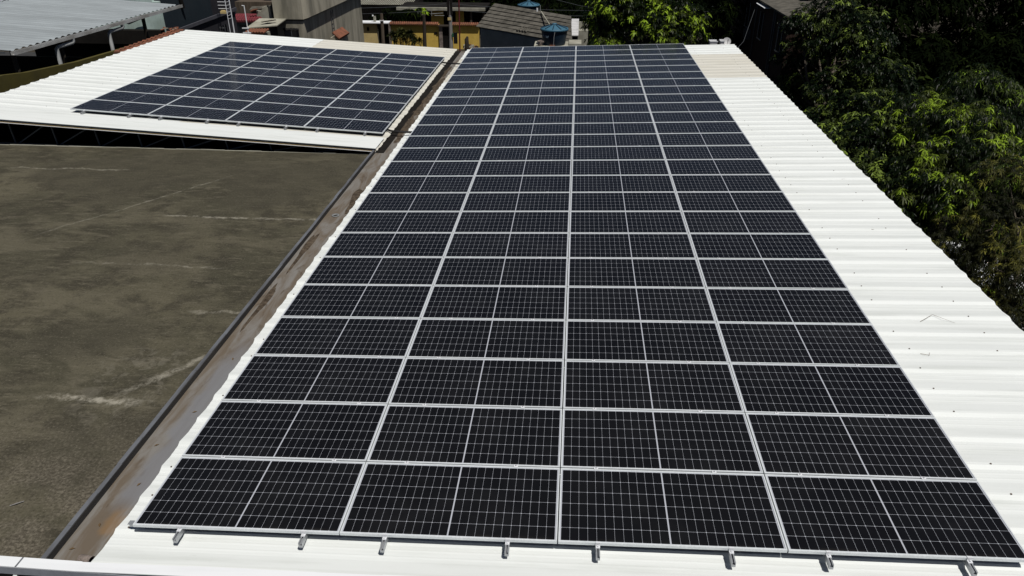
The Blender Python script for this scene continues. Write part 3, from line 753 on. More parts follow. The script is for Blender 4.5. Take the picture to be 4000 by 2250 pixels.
# ------------------------------------------------------------------ yellow street front
yw = thing('yellow_fence', 'ochre yellow boundary wall capped with scalloped clay tiles across the street', 'wall', (-14, 68, -7.5))
mb = MB(); mb.box(-17.85, -13.15, 68, 68.2, -7.5, -5.22); mb.box(-11.85, -9.3, 68, 68.2, -7.5, -5.22); mb.build('wall_body', M['yellow'], yw)
mb = MB()
for x0, x1 in ((-17.85, -13.1), (-11.9, -9.2)):
    x = x0
    while x < x1:
        k = 6
        for s in (-1, 1):
            vs = [(x + .085 * math.cos(math.pi * q / k), 68.1 + s * t, z + .06 * math.sin(math.pi * q / k)) for t, z in ((0, -5.08), (.36, -5.24)) for q in range(k + 1)]
            mb.add(vs, [(q, q + 1, k + 2 + q, k + 1 + q) for q in range(k)], 0, True)
        x += .19
    mb.hexa([(x0, 67.75, -5.27), (x1, 67.75, -5.27), (x1, 68.45, -5.27), (x0, 68.45, -5.27), (x0, 67.8, -5.235), (x1, 67.8, -5.235), (x1, 68.4, -5.235), (x0, 68.4, -5.235)])
mb.build('tile_coping', M['clay'], yw)
for x in (-13.15, -12.2):
    mb = MB(); mb.box(x, x + .32, 67.85, 68.25, -7.5, -5.42); mb.build('gate_pillar', M['fence_pillar'], yw)
mb = MB(); mb.box(-13.2, -11.8, 67.7, 68.3, -5.418, -5.30); mb.build('gate_lintel', M['darkwood'], yw)
mb = MB(); mb.box(-12.825, -12.205, 67.97, 68.05, -7.5, -5.43); mb.build('gate', M['void'], yw)
mb = MB(); mb.box(-13.65, -13.35, 67.96, 67.998, -6.12, -5.95); mb.build('letter_box', M['void'], yw)
tn = thing('tan_gatehouse', 'tan plastered gatehouse front with white ledge and dark doorway', 'gatehouse', (-19.6, 68, -7.5))
mb = MB(); mb.box(-22.0, -19.25, 68, 68.25, -7.5, -5.2); mb.build('wall', M['tan'], tn)
mb = MB(); mb.box(-19.248, -18.05, 68.5, 68.6, -7.5, -5.2); mb.build('doorway', M['void'], tn)
mb = MB(); mb.box(-22.0, -18.0, 67.7, 69.0, -5.196, -5.11); mb.build('ledge', M['white_metal'], tn)
mb = MB(); mb.box(-19.55, -19.35, 68.2, 68.4, -5.1, -4.6); mb.build('chimney_stub', M['concrete_light'], tn)
mb = MB(); mb.box(-20.22, -20.0, 67.95, 67.998, -5.9, -5.58); mb.build('meter_niche', M['void'], tn)
mb = MB(); mb.box(-18.05, -17.86, 67.8, 68.2, -7.5, -5.25); mb.build('stone_pier', M['fence_pillar'], tn)
mb = MB(); mb.lathe((-19.62, 68.3, -4.56), [(.01, .08), (.06, .06), (.08, 0), (.06, -.06), (.01, -.08)], 12); mb.build('globe_lamp', M['white_metal'], tn)
for x, h, lab in ((-18.2, -4.02, 'weathered timber post standing before the tan gatehouse doorway'), (-14.2, -4.1, 'dark timber post with forked top before the yellow wall')):
    p = thing('timber_post', lab, 'post', (x, 66, -7.5), 'timber posts before the street wall')
    mb = MB(); mb.tube([(x - .05, 66, -7.5), (x, 66.02, -5.5), (x + .02, 66, h)], [.19, .165, .15], 8); mb.build('trunk', M['wood'] if x < -15 else M['darkwood'], p)
    if x > -15:
        mb = MB(); mb.tube([(x, 66, h - .3), (x - .28, 66, h + .12)], [.1, .04], 6); mb.tube([(x, 66, h - .3), (x + .28, 66, h + .1)], [.1, .04], 6); mb.build('fork', M['darkwood'], p)
    else:
        mb = MB(); mb.box(x - .18, x + .16, 65.8, 66.2, h - .66, h - .60); mb.build('band', M['white_metal'], p)
vh = thing('veranda_house', 'long dark veranda house with a pale stained beam behind the yellow wall', 'house', (-14, 76, -7.5))
mb = MB(); mb.box(-19, -9.4, 78, 78.2, -7.5, -4.8); mb.build('back_wall', M['void'], vh)
mb = MB(); mb.box(-18.6, -9.4, 74, 74.3, -4.80, -4.52); mb.build('roof_beam', M['concrete_light'], vh)
mb = MB(); mb.box(-18.6, -9.4, 74.302, 79, -4.78, -4.60); mb.build('roof', M['void'], vh)
mb = MB(); mb.box(-15.2, -13.9, 75, 75.2, -7.5, -4.82); mb.box(-12.6, -11.75, 75, 75.2, -7.5, -4.82); mb.build('wall', M['yellow'], vh)
for x in (-18.4, -16.2, -11.0, -9.7):
    mb = MB(); mb.box(x, x + .2, 74.3, 74.5, -7.5, -4.8); mb.build('column', M['wood'], vh)
sh = thing('pale_shed', 'shed with pale corrugated roof far behind the tan gatehouse', 'shed', (-21.5, 81, -7.5))
mb = MB()
for i in range(36):
    x = -25.4 + i * .2
    k = 4
    vs = [(x + .1 * q / 2, y, z + .008 * (q % 2)) for y, z in ((80, -5.05), (88, -4.1)) for q in range(3)]
    mb.add(vs, [(0, 1, 4, 3), (1, 2, 5, 4)])
mb.build('roof', M['concrete_light'], sh)
mb = MB(); mb.box(-25.3, -18.3, 80.6, 87, -7.5, -5.1); mb.build('wall', M['void'], sh)
# utility pole
up = thing('utility_pole', 'grey concrete utility pole standing by the dark gate in the yellow wall', 'utility pole', (-11.1, 62, -7.5))
mb = MB(); mb.tube([(-11.1, 62, -7.5), (-11.05, 62, -4), (-11.03, 62, 3)], [.19, .16, .12], 12); mb.build('shaft', M['pole'], up)
mb = MB(); mb.box(-11.25, -10.95, 61.8, 61.84, -3.95, -3.72); mb.build('number_plate', M['tan'], up)
mb = MB(); mb.box(-10.92, -10.72, 61.8, 62.0, -5.35, -5.05); mb.build('green_box', M['green_box'], up)
mb = MB(); mb.box(-11.28, -10.85, 61.85, 62.15, -3.5, -2.2); mb.build('transformer', M['void'], up)
for k, (z0, yb, lab) in enumerate([(-2.6, 60, 'upper black power line crossing behind the concrete building to the utility pole'), (-3.1, 61, 'lower black power line crossing behind the concrete building to the utility pole')]):
    mb = MB(); mb.tube([(-11.1 - 32 * q, 62 + (yb - 62) * q, z0 - 1.6 * 4 * q * (1 - q) * .5 + .8 * q) for q in [i / 16 for i in range(17)]], .014, 5)
    mb.tube([(-11.1 + 26 * q, 62 + (yb - 62) * q, z0 - .6 * 4 * q * (1 - q) + .6 * q) for q in [i / 16 for i in range(17)]], .014, 5)
    tag(mb.build('power_line', M['truss']), lab, 'power line', 'power lines on the utility pole')
rp_ = thing('red_pole', 'thin dark red steel pole right of the utility pole', 'pole', (-9.95, 60, -7.5))
mb = MB(); mb.tube([(-10.0, 60, -7.5), (-9.9, 60, 2)], .06, 8); mb.build('pipe', M['red_paint'], rp_)
mb = MB(); mb.box(-10.5, -10.2, 60.0, 60.2, -5.6, -4.7); mb.build('meter_box', M['void'], rp_)
an = thing('roof_antenna', 'small grey antenna with fins on the veranda house', 'antenna', (-13.9, 73.8, -4.6))
mb = MB(); mb.tube([(-14.9, 73.8, -5.3), (-14.9, 73.8, -4.85)], .03, 6); mb.tube([(-15.0, 73.8, -5.1), (-13.7, 73.8, -5.0)], .03, 6); mb.tube([(-14.6, 73.8, -5.25), (-13.6, 73.8, -5.25)], .03, 6); mb.build('fins', M['pvc'], an)
sp_ = thing('tree_stump', 'dark cut tree stump standing behind the far end of the gutter', 'stump', (-7.95, 50, -7.5))
mb = MB(); mb.tube([(-7.95, 50, -7.5), (-7.93, 50, -4.2), (-7.95, 50, -3.55), (-7.87, 50, -3.33)], [.22, .16, .15, .07], 8); mb.build('trunk', M['darkwood'], sp_)
bx = thing('cardboard_pile', 'pile of pale and rusty scrap at the foot of the yellow wall', 'scrap', (-9.9, 66.5, -7.5))
mb = MB(); rr = random.Random(12)
for i in range(14):
    x = -10.7 + rr.uniform(0, 1.3); a = rr.uniform(-.5, .5)
    mb.bar((x, 66.5, -7.0 + rr.uniform(-.3, .1)), (x + .3, 66.6, -6.9 + a * .3), .25, .15, i % 3)
mb.build('scrap_pieces', [M['concrete_light'], M['clay'], M['darkwood']], bx)

# ------------------------------------------------------------------ grey house with fibre cement roof
gh = thing('grey_house', 'grey rendered house with a patched fibre cement roof behind the array', 'house', (-3, 39, -7.5))
P0, P2, T1, T0 = Vector((-5.96, 40.16, -1.2)), Vector((-.20, 35.0, -1.2)), Vector((-.33, 37.3, -.15)), Vector((-5.08, 42.4, -.15))
mb = MB(); rr = random.Random(8); NC = 7
for j in range(NC):
    q0, q1 = j / NC, (j + 1.12) / NC
    nseg = 4
    for i in range(nseg):
        u0, u1 = max(0, i / nseg - .003), min(1, (i + 1) / nseg + .003)
        dz = rr.uniform(-.006, .012)
        def pt(u, q, lift): 
            a = P0.lerp(P2, u); b = T0.lerp(T1, u); v = a.lerp(b, q); return Vector((v.x, v.y, v.z + lift))
        nn = 24
        for lift, flip in ((.05 + dz, 0), (.035 + dz, 1)):
            vs = []
            for s in range(nn + 1):
                u = u0 + (u1 - u0) * s / nn
                w = .0015 * math.cos(s / nn * 2 * math.pi * 6)
                vs += [pt(u, q0, lift + w + .045), pt(u, q1, lift + w - .005)]
            fs = [(2 * s, 2 * s + 2, 2 * s + 3, 2 * s + 1) for s in range(nn)]
            mb.add(vs, [f[::-1] for f in fs] if flip else fs, 0)
mb.build('roof', M['fibre'], gh)
mb = MB()
in0, in2, in1, in3 = P0.lerp(T1, .05), P2.lerp(T0, .05), T1.lerp(P0, .05), T0.lerp(P2, .05)
for a in (in0, in2, in1, in3): pass
base = [(in0.x, in0.y), (in2.x, in2.y), (in1.x, in1.y), (in3.x, in3.y)]
tops = [in0.z - .06, in2.z - .06, in1.z - .06, in3.z - .06]
mb.hexa([(x, y, -7.5) for x, y in base] + [(x, y, z) for (x, y), z in zip(base, tops)]); mb.build('wall', M['greywall'], gh)
lp = thing('loose_sheet', 'loose corrugated fibre cement offcut lying on the grey house roof', 'roof sheet', (-3.0, 38.4, -1.0))
mb = MB()
for i in range(4): mb.tube([(-3.35 + i * .16, 37.98 - i * .13, -.98), (-2.95 + i * .16, 38.5 - i * .13, -.82)], [.07, .065], 8)
mb.build('sheet', M['fibre'], lp)
rs = MB(); rs.tube([(-2.05, 38.9, -.07), (-1.45, 36.5, -.44)], .035, 6); tag(rs.build('roof_pole', M['concrete_light']), 'long pale stick lying on the grey house roof behind the nearer tank', 'stick')
rs = MB(); rs.box(-2.33, -2.25, 39.3, 39.36, -.25, .06); tag(rs.build('vent_stub', M['white_metal']), 'white vent stub at the top edge of the grey house roof', 'vent')
wr = thing('white_shed', 'small shed with white corrugated roof right of the grey house', 'shed', (.1, 42, -7.5))
mb = MB()
for i in range(6):
    y = 41.0 + i * .35
    mb.hexa([(-.33, y, -1.72 + i * .11), (.12, y, -1.72 + i * .11), (.12, y + .36, -1.62 + i * .11), (-.33, y + .36, -1.62 + i * .11), (-.33, y, -1.68 + i * .11), (.12, y, -1.68 + i * .11), (.12, y + .36, -1.58 + i * .11), (-.33, y + .36, -1.58 + i * .11)])
mb.build('roof', M['dish'], wr)
mb = MB(); mb.box(-.3, .1, 41.2, 43, -7.5, -1.74); mb.build('wall', M['dark_paint'], wr)
yd = MB(); yd.box(-1.5, 1.2, 52, 62, -7.49, -4.2); 
pw = thing('pale_yard_wall', 'sunlit pale wall glimpsed between the dark trunks beyond the grey house', 'wall', (-.5, 56, -7.5))
mb = MB(); mb.box(-1.6, .9, 56, 56.2, -7.5, -3.1); mb.box(-1.2, .9, 55.0, 55.9, -7.5, -3.6); mb.build('wall_body', M['concrete_light'], pw)

# water tanks
def tank(cx, cy, zr, r, h, label, marks=False):
    t = thing('water_tank', label, 'water tank', (cx, cy, zr - h), 'blue water tanks')
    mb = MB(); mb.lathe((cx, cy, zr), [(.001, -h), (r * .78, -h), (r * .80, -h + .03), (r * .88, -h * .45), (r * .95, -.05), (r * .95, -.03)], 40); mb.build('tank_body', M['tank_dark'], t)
    mb = MB(); mb.lathe((cx, cy, zr), [(r * .93, -.09), (r, -.09), (r * 1.015, -.04), (r, .0), (r * .96, .02), (r * .5, r * .16), (.09, r * .27), (.001, r * .28)], 40)
    lid = mb.build('lid', M['tank'], t)
    mb = MB()
    for k in range(10):
        a = 2 * math.pi * (k + .35) / 10
        mb.bar((cx + .1 * math.cos(a), cy + .1 * math.sin(a), zr + r * .275), (cx + r * .52 * math.cos(a), cy + r * .52 * math.sin(a), zr + r * .165), .035, .03)
        mb.bar((cx + r * .52 * math.cos(a), cy + r * .52 * math.sin(a), zr + r * .165), (cx + r * .96 * math.cos(a), cy + r * .96 * math.sin(a), zr + .03), .04, .03)
    mb.build('rib', M['tank_dark'], lid)
    mb = MB(); mb.lathe((cx, cy, zr + r * .27), [(.11, 0), (.11, .04), (.001, .05)], 16); mb.build('knob', M['tank'], lid)
    return t
t2 = tank(-1.06, 31.5, .18, .67, .72, 'blue-lidded water tank nearest the array, standing on a concrete slab')
mb = MB()                                              # faint pale lettering moulded on the side
for i, a in enumerate((3.72, 3.86, 4.0, 4.12, 4.24)):
    rr_ = .635; z = -.05 - .012 * i
    mb.bar((-1.06 + rr_ * math.cos(a), 31.5 + rr_ * math.sin(a), z - .09), (-1.06 + rr_ * math.cos(a), 31.5 + rr_ * math.sin(a), z), .025, .02)
    if i % 2 == 0: mb.bar((-1.06 + rr_ * math.cos(a), 31.5 + rr_ * math.sin(a), z), (-1.06 + rr_ * math.cos(a + .09), 31.5 + rr_ * math.sin(a + .09), z - .01), .02, .02)
mb.build('moulded_lettering', M['tank_mark'], t2)
mb = MB(); mb.tube([(-1.0, 30.86, .2), (-1.05, 30.8, -.1), (-1.07, 30.78, -.6)], .012, 6); mb.build('overflow_pipe', M['pvc'], t2)
tank(-3.2, 46, -.58, .73, 1.1, 'blue-lidded water tank farther back, rising above the grey house roof')
sb = thing('tank_slab', 'pale chipped concrete slab under the nearer blue water tank', 'slab', (-1, 31.6, -7.5))
mb = MB(); mb.box(-2.0, -.35, 30.9, 32.3, -.66, -.56); mb.box(-.35, .25, 31.2, 32.3, -.60, -.47); mb.build('slab_top', M['concrete_light'], sb)
mb = MB(); mb.box(-1.9, .2, 31.0, 32.2, -7.5, -.665); mb.build('slab_support', M['dark_paint'], sb)
mb = MB(); rr = random.Random(15)
for i in range(6): mb.bar((-1.86 + rr.uniform(0, .12), 31.0, -.55 + i * .04), (-1.66 + rr.uniform(0, .1), 31.1, -.53 + i * .04), .14, .05)
tag(mb.build('stone_pile', M['fence_pillar']), 'little pile of rough stones left of the nearer blue tank', 'stones')
mb = MB(); mb.box(-1.25, -1.0, 30.84, 30.95, -.558, -.50); tag(mb.build('brick', M['brick']), 'single red brick at the foot of the nearer blue tank', 'brick')
ts = thing('tank_tower', 'dark block carrying the farther blue water tank', 'tower', (-3.2, 46, -7.5))
mb = MB(); mb.box(-4.0, -2.4, 45.3, 46.8, -7.5, -1.685); mb.build('tower_body', M['void'], ts)
mb = MB(); mb.tube([(-2.42, 45.6, -.58), (-2.42, 45.6, -1.68)], .025, 6); mb.build('side_pipe', M['pvc'], ts)

# ------------------------------------------------------------------ far end: dish and boxes
ds = thing('satellite_dish', 'round white satellite dish at the far right corner of the roof', 'satellite dish', (6.75, 29.6, -.5))
mb = MB(); c = Vector((6.72, 29.55, .02)); ax = Vector((.05, -.85, .5)).normalized(); u = ax.cross(Vector((0, 0, 1))).normalized(); w = u.cross(ax)
vs = [c - ax * .05]; n = 24
for i in range(1, 5):
    for k in range(n):
        a = 2 * math.pi * k / n; r = .175 * i / 4
        vs.append(c + (u * math.cos(a) + w * math.sin(a)) * r - ax * (.05 * (1 - (i / 4) ** 2)))
mb.add(vs, [(0, 1 + k, 1 + (k + 1) % n) for k in range(n)] + [(1 + (i - 1) * n + k, 1 + i * n + k, 1 + i * n + (k + 1) % n, 1 + (i - 1) * n + (k + 1) % n) for i in range(1, 4) for k in range(n)], 0, True)
mb.build('reflector', M['dish'], ds)
mb = MB(); mb.tube([c - ax * .05, c - ax * .12, (6.72, 29.7, -.6)], .02, 6); mb.build('bracket', M['truss'], ds)
mb = MB(); mb.tube([c - w * .15, c + ax * .16 - w * .03], .008, 5); mb.tube([c + ax * .15 - w * .03, c + ax * .2 - w * .01], .018, 6); mb.build('feed_arm', M['void'], ds)
for x0, x1, zt_, lab in ((5.98, 6.3, .03, 'white plastic crate edge peeping over the roof end, left of the dish'), (6.44, 6.6, .05, 'small white bin just left of the satellite dish')):
    bxo = thing('white_bin', lab, 'bin', ((x0 + x1) / 2, 29.7, -.7), 'white bins behind the roof end')
    mb = MB(); mb.hexa([(x0 + .04, 29.5, -.7), (x1 - .04, 29.5, -.7), (x1 - .04, 29.8, -.7), (x0 + .04, 29.8, -.7), (x0, 29.5, zt_ - .03), (x1, 29.5, zt_ - .03), (x1, 29.85, zt_ - .03), (x0, 29.85, zt_ - .03)]); mb.build('bin_body', M['dish'], bxo)
    for ya in (29.485, 29.85):
        mb = MB(); mb.box(x0 - .015, x1 + .015, ya, ya + .015, zt_ - .05, zt_); mb.build('rim', M['white_metal'], bxo)
ba = thing('back_balcony', 'dark plastered annex directly behind the far end of the wide roof', 'annex', (5, 30, -7.5))
mb = MB(); mb.box(2.5, 7.2, 28.9, 30.6, -7.5, -.7); mb.build('annex_body', M['dark_paint'], ba)

# right brick house
rh = thing('brick_house', 'tall dark rust-red brick house with fibre cement roof on the right', 'house', (14, 42, -7.5))
mb = MB(); mb.box(10.5, 13.6, 34.2, 50, -7.5, .42); mb.build('wall', M['rust'], rh)
mb = MB(); mb.hexa([(10.28, 33.9, .45), (13.9, 33.9, .92), (13.9, 50.4, .92), (10.28, 50.4, .45), (10.28, 33.9, .53), (13.9, 33.9, 1.0), (13.9, 50.4, 1.0), (10.28, 50.4, .53)]); mb.build('roof', M['fibre'], rh)
mb = MB(); mb.box(12.2, 13.7, 37.6, 41.5, .7, 1.7); mb.build('roof_hatch', M['void'], rh)
mb = MB(); mb.hexa([(11.1, 39.8, .60), (13, 39.8, .85), (13, 39.9, .85), (11.1, 39.9, .60), (11.1, 39.8, .64), (13, 39.8, .89), (13, 39.9, .89), (11.1, 39.9, .64)]); mb.build('roof_batten', M['concrete_light'], rh)
for y, z0, z1 in ((34.9, -1.4, -.1), (39.4, -1.5, -.1), (43.2, -1.4, .0)):
    w = MB(); w.box(10.47, 10.498, y, y + .9, z0, z1); wo = w.build('window', M['void'], rh)
    f = MB(); f.box(10.45, 10.469, y, y + .05, z0, z1); f.box(10.45, 10.469, y + .85, y + .9, z0, z1); f.box(10.43, 10.469, y - .06, y + .96, z0 - .07, z0 - .002); f.build('frame', M['rail'], wo)
for y in (36.6, 37.0, 41.2, 44.9):
    mb = MB(); mb.tube([(10.44, y, -7.5), (10.44, y, .4)], .035, 6); mb.build('drainpipe', M['truss'], rh)
mb = MB(); mb.box(10.2, 10.498, 42.2, 42.95, -2.0, -1.45); ac = mb.build('air_conditioner', M['truss'], rh)
mb = MB(); mb.box(10.15, 10.498, 38.3, 40.4, .30, .335); mb.build('lamp_batten', M['white_metal'], rh)
cb = MB(); cb.tube([(7.0, 29.5, -.5), (8.6, 35.0, -.9), (10.2, 40.6, .1)], .01, 5); tag(cb.build('cable', M['truss']), 'thin cable running from the roof corner up to the brick house', 'cable')
cb = MB(); cb.tube([(-2.2, 46, -.1), (.0, 44, -.35), (2.2, 42.4, -.5)], .012, 5); tag(cb.build('cable', M['truss']), 'thin cable sagging from the farther water tank towards the round tree', 'cable')

# ------------------------------------------------------------------ trees
def leaf_cloud(name, parent, lobes, mat, nros, per, L, W, seed, droop=.9, spread=1.0, bright=.12, shell=(.55, 1.05), lower=-.35, tlo=.1, thi=.62):
    """crown of drooping leaf rosettes scattered through the lobes' volume; ONE mesh"""
    rg = np.random.default_rng(seed)
    vol = np.array([l[3] * l[4] for l in lobes]); cnt = np.maximum(3, (nros * vol / vol.sum())).astype(int)
    C, A = [], []
    for (x, y, z, rx, rz), n in zip(lobes, cnt):
        d = rg.normal(size=(n * 3, 3)); d /= np.linalg.norm(d, axis=1)[:, None]
        d = d[d[:, 2] > lower][:n]
        r = rg.uniform(shell[0] ** 2, shell[1] ** 2, len(d)) ** .5
        lump = 1 + .18 * np.sin(d[:, 0] * 5 + x) * np.cos(d[:, 1] * 4 + y * 2) + .12 * np.sin(d[:, 2] * 7 + z * 3)
        p = np.array([x, y, z]) + d * np.array([rx, rx, rz]) * (r * lump)[:, None]
        C.append(p); a = d * .7 + np.array([0, 0, .55]); A.append(a / np.linalg.norm(a, axis=1)[:, None])
    C = np.concatenate(C); A = np.concatenate(A); n = len(C)
    tint = np.clip(rg.beta(2, 2.6, n) * (thi - tlo) + tlo, 0, 1)
    # patches of tint imitate sunlit clumps and black shade gaps in the crown
    patch = np.sin(C[:, 0] * 3.1 + seed) * np.sin(C[:, 1] * 2.7 + seed * 2) + np.sin(C[:, 2] * 4.3 + C[:, 0] * 1.7 + seed) * .8 + rg.normal(0, .55, n)
    tint = np.where(patch < .35, tint * .08, tint * 1.2)
    br = (rg.random(n) < bright * 1.5) & (patch > -.1)
    tint[br] = rg.uniform(.75, 1.0, br.sum())
    size = rg.uniform(.75, 1.2, n) * (1 + .12 * br)
    C = np.repeat(C, per, 0); A = np.repeat(A, per, 0); tint = np.repeat(tint, per); size = np.repeat(size, per); N = len(C)
    ph = (np.tile(np.arange(per), n) * 2.399963) + np.repeat(rg.uniform(0, 6.28, n), per)
    el = rg.uniform(-.15, .75, N) * spread
    ref = np.where(np.abs(A[:, 2:3]) < .9, np.array([[0, 0, 1.]]), np.array([[1., 0, 0]]))
    U = np.cross(A, ref); U /= np.linalg.norm(U, axis=1)[:, None]; V = np.cross(A, U)
    D = (U * np.cos(ph)[:, None] + V * np.sin(ph)[:, None]) * np.cos(el)[:, None] + A * np.sin(el)[:, None]
    l = L * size * rg.uniform(.7, 1.2, N); w = W * size * rg.uniform(.75, 1.2, N)
    down = np.array([0, 0, -1.])
    def spine(t): return C + D * (l * t)[:, None] + down * (l * droop * t * t * rg.uniform(.7, 1.2, N))[:, None] * .75
    side = np.cross(D, down); side /= np.linalg.norm(side, axis=1)[:, None] + 1e-6
    roll = rg.uniform(-.6, .6, N)[:, None]; nrm = np.cross(side, D); side = side * np.cos(roll) + nrm * np.sin(roll)
    s0, s1, s2, s3 = spine(.04), spine(.38), spine(.72), spine(1.0)
    fold = nrm * (w * .18)[:, None]
    vs = np.stack([s0, s1 - side * (w * .5)[:, None] + fold, s1 + side * (w * .5)[:, None] + fold, s2 - side * (w * .38)[:, None] + fold, s2 + side * (w * .38)[:, None] + fold, s3], 1).reshape(-1, 3)
    base = np.arange(N) * 6
    loops = np.stack([base, base + 1, base + 2, base + 1, base + 3, base + 4, base + 2, base + 3, base + 5, base + 4], 1).reshape(-1).astype(np.int32)
    starts = np.stack([np.arange(N) * 10, np.arange(N) * 10 + 3, np.arange(N) * 10 + 7], 1).reshape(-1).astype(np.int32)
    me = bpy.data.meshes.new(name)
    off = np.array(parent.location)
    me.vertices.add(len(vs)); me.vertices.foreach_set('co', (vs - off).astype(np.float32).reshape(-1))
    me.loops.add(len(loops)); me.loops.foreach_set('vertex_index', loops)
    me.polygons.add(len(starts)); me.polygons.foreach_set('loop_start', starts)
    at = me.attributes.new('tint', 'FLOAT', 'POINT'); at.data.foreach_set('value', np.repeat(tint, 6).astype(np.float32))
    me.update(calc_edges=True); me.validate()
    me.materials.append(mat)
    o = link(bpy.data.objects.new(name, me)); o.parent = parent
    return o

def tree(label, base, lobes, mat, nros, per, L, W, seed, group='trees beside the roofs', name='mango_tree', trunk_r=.22, **kw):
    t = thing(name, label, 'tree', (base[0], base[1], -7.5), group)
    rr = random.Random(seed)
    zs = sorted(l[2] for l in lobes)
    fork = Vector((base[0] + .1, base[1], min(-3.6, zs[0] - .6)))
    mb = MB(); mb.tube([(base[0], base[1], -7.6), (base[0] + .08, base[1] + .05, -6.2), fork], [trunk_r * 1.25, trunk_r, trunk_r * .85], 10)
    mb.build('trunk', M['bark'], t)
    mb = MB()
    for l in lobes:
        e = Vector((l[0], l[1], l[2])); m = fork.lerp(e, .5) + Vector((rr.uniform(-.3, .3), rr.uniform(-.3, .3), rr.uniform(-.1, .3)))
        mb.tube([fork, fork.lerp(m, .5) + Vector((rr.uniform(-.1, .1), 0, .05)), m, e], [trunk_r * .6, trunk_r * .42, trunk_r * .3, trunk_r * .1], 7)
        for k in range(5):
            d = Vector((rr.uniform(-1, 1), rr.uniform(-1, 1), rr.uniform(-.2, 1))).normalized()
            s = m.lerp(e, rr.uniform(.2, .95))
            mb.tube([s, s + Vector((d.x * l[3] * .5, d.y * l[3] * .5, d.z * l[4] * .5)), s + Vector((d.x * l[3] * .85, d.y * l[3] * .85, d.z * l[4] * .7))], [trunk_r * .15, trunk_r * .09, .008], 5)
    mb.build('limbs', M['bark'], t)
    leaf_cloud('crown', t, lobes, mat, nros, per, L, W, seed, **kw)
    return t

# right side, from the brick house towards the camera
tree('tall dark glossy-leaved tree leaning against the brick house', (11.5, 28.5),
     [(11.6, 32.8, -.5, 1., 1.), (12.6, 32.6, -.9, 1, 1.), (11.5, 32.2, -2.6, 1.1, .9), (12.7, 32.8, .6, .9, .9), (10.2, 29.4, -3.4, 1, .8), (10.7, 32.6, .3, .9, .9), (10.4, 32.2, -1.1, .8, .9), (10.5, 31.6, -2.4, .9, .9), (9.6, 30.6, -2.6, .7, .6), (11.3, 30.3, 1.0, 1.0, 1.1), (11.1, 29.6, -.3, .9, .9), (12.2, 28.6, .3, 1.3, 1.2), (12.6, 27.0, -1.2, 1.5, 1.2), (11.0, 27.6, -1.7, 1.1, 1.0), (10.3, 25.6, -2.6, 1.1, .9), (11.2, 24.6, -1.9, 1.2, 1.0), (12.0, 26, -3.4, 2.2, 1.6)],
     M['avocado'], 6600, 9, .165, .052, 11, name='leafy_tree', bright=.10)
tree('low dark green tree pressed against the right roof edge', (9.6, 18.6),
     [(9.5, 22.6, -2.5, 1.1, .9), (9.2, 20.2, -2.5, 1.0, .8), (9.5, 18.2, -2.5, 1.1, .8), (10.3, 20.4, -1.7, 1.2, .9), (9.2, 15.6, -2.7, 1.0, .8), (9.0, 13.6, -3.0, .9, .8), (10.4, 17.5, -2.2, 1.2, .9), (10.0, 18.5, -3.8, 2.2, 1.4)],
     M['avocado'], 3600, 9, .155, .048, 12, name='leafy_tree', bright=.12)
tree('mango tree with bright yellow-green drooping shoots in the middle of the right side', (11.8, 17.6),
     [(11.7, 21.0, -.9, 1.2, .8), (11.9, 19.2, -1.0, 1.2, .9), (12.8, 19.0, -.7, 1.1, .8), (10.9, 17.1, -1.6, 1.0, .8), (11.8, 17.0, -1.3, 1.1, .8), (12.8, 17.0, -1.3, 1.1, .8), (10.2, 15.8, -1.9, .9, .7), (10.7, 14.9, -1.7, .8, .6), (12, 17.5, -3.0, 2.1, 1.3)],
     M['mango_warm'], 3000, 11, .20, .036, 13, bright=.20, droop=1.15)
tree('grey-green mango tree with a high round dome at the right', (14.3, 22.2),
     [(14.1, 22.0, -.3, 1.2, .9), (14.9, 22.0, -.9, 1.2, .9), (13.5, 21.4, -.9, 1.0, .8), (14.6, 20.5, -1.5, 1.3, .9), (14.6, 21.5, -2.8, 2.0, 1.3)],
     M['mango'], 2300, 11, .21, .036, 14, bright=.10, droop=1.2)
tree('olive feathery tree at the right frame edge, nearest the camera', (10.7, 11.2),
     [(10.9, 13.0, -.5, .9, .7), (10.2, 12.0, -1.2, .8, .7), (9.5, 12.0, -1.7, .7, .6), (10.2, 11.0, -1.7, .8, .7), (10.2, 10.0, -1.8, .8, .7), (9.7, 11.0, -2.6, .9, .7), (10.0, 9.5, -2.6, .9, .7), (9.5, 12.0, -2.4, .8, .6), (10.2, 11, -3.5, 1.5, 1.0)],
     M['feather'], 2600, 12, .12, .019, 15, name='feathery_tree', bright=.10, droop=1.0, trunk_r=.14)
tree('mango shoots hanging below the feathery tree at the right edge', (12.2, 14.2),
     [(12.1, 14.6, -1.2, 1.1, .8), (12.6, 13.4, -.9, 1.0, .7), (11.5, 13.8, -2.2, 1.2, .9), (12.4, 14, -3.2, 1.7, 1.2)],
     M['mango'], 1700, 11, .20, .034, 16, bright=.16, droop=1.2)
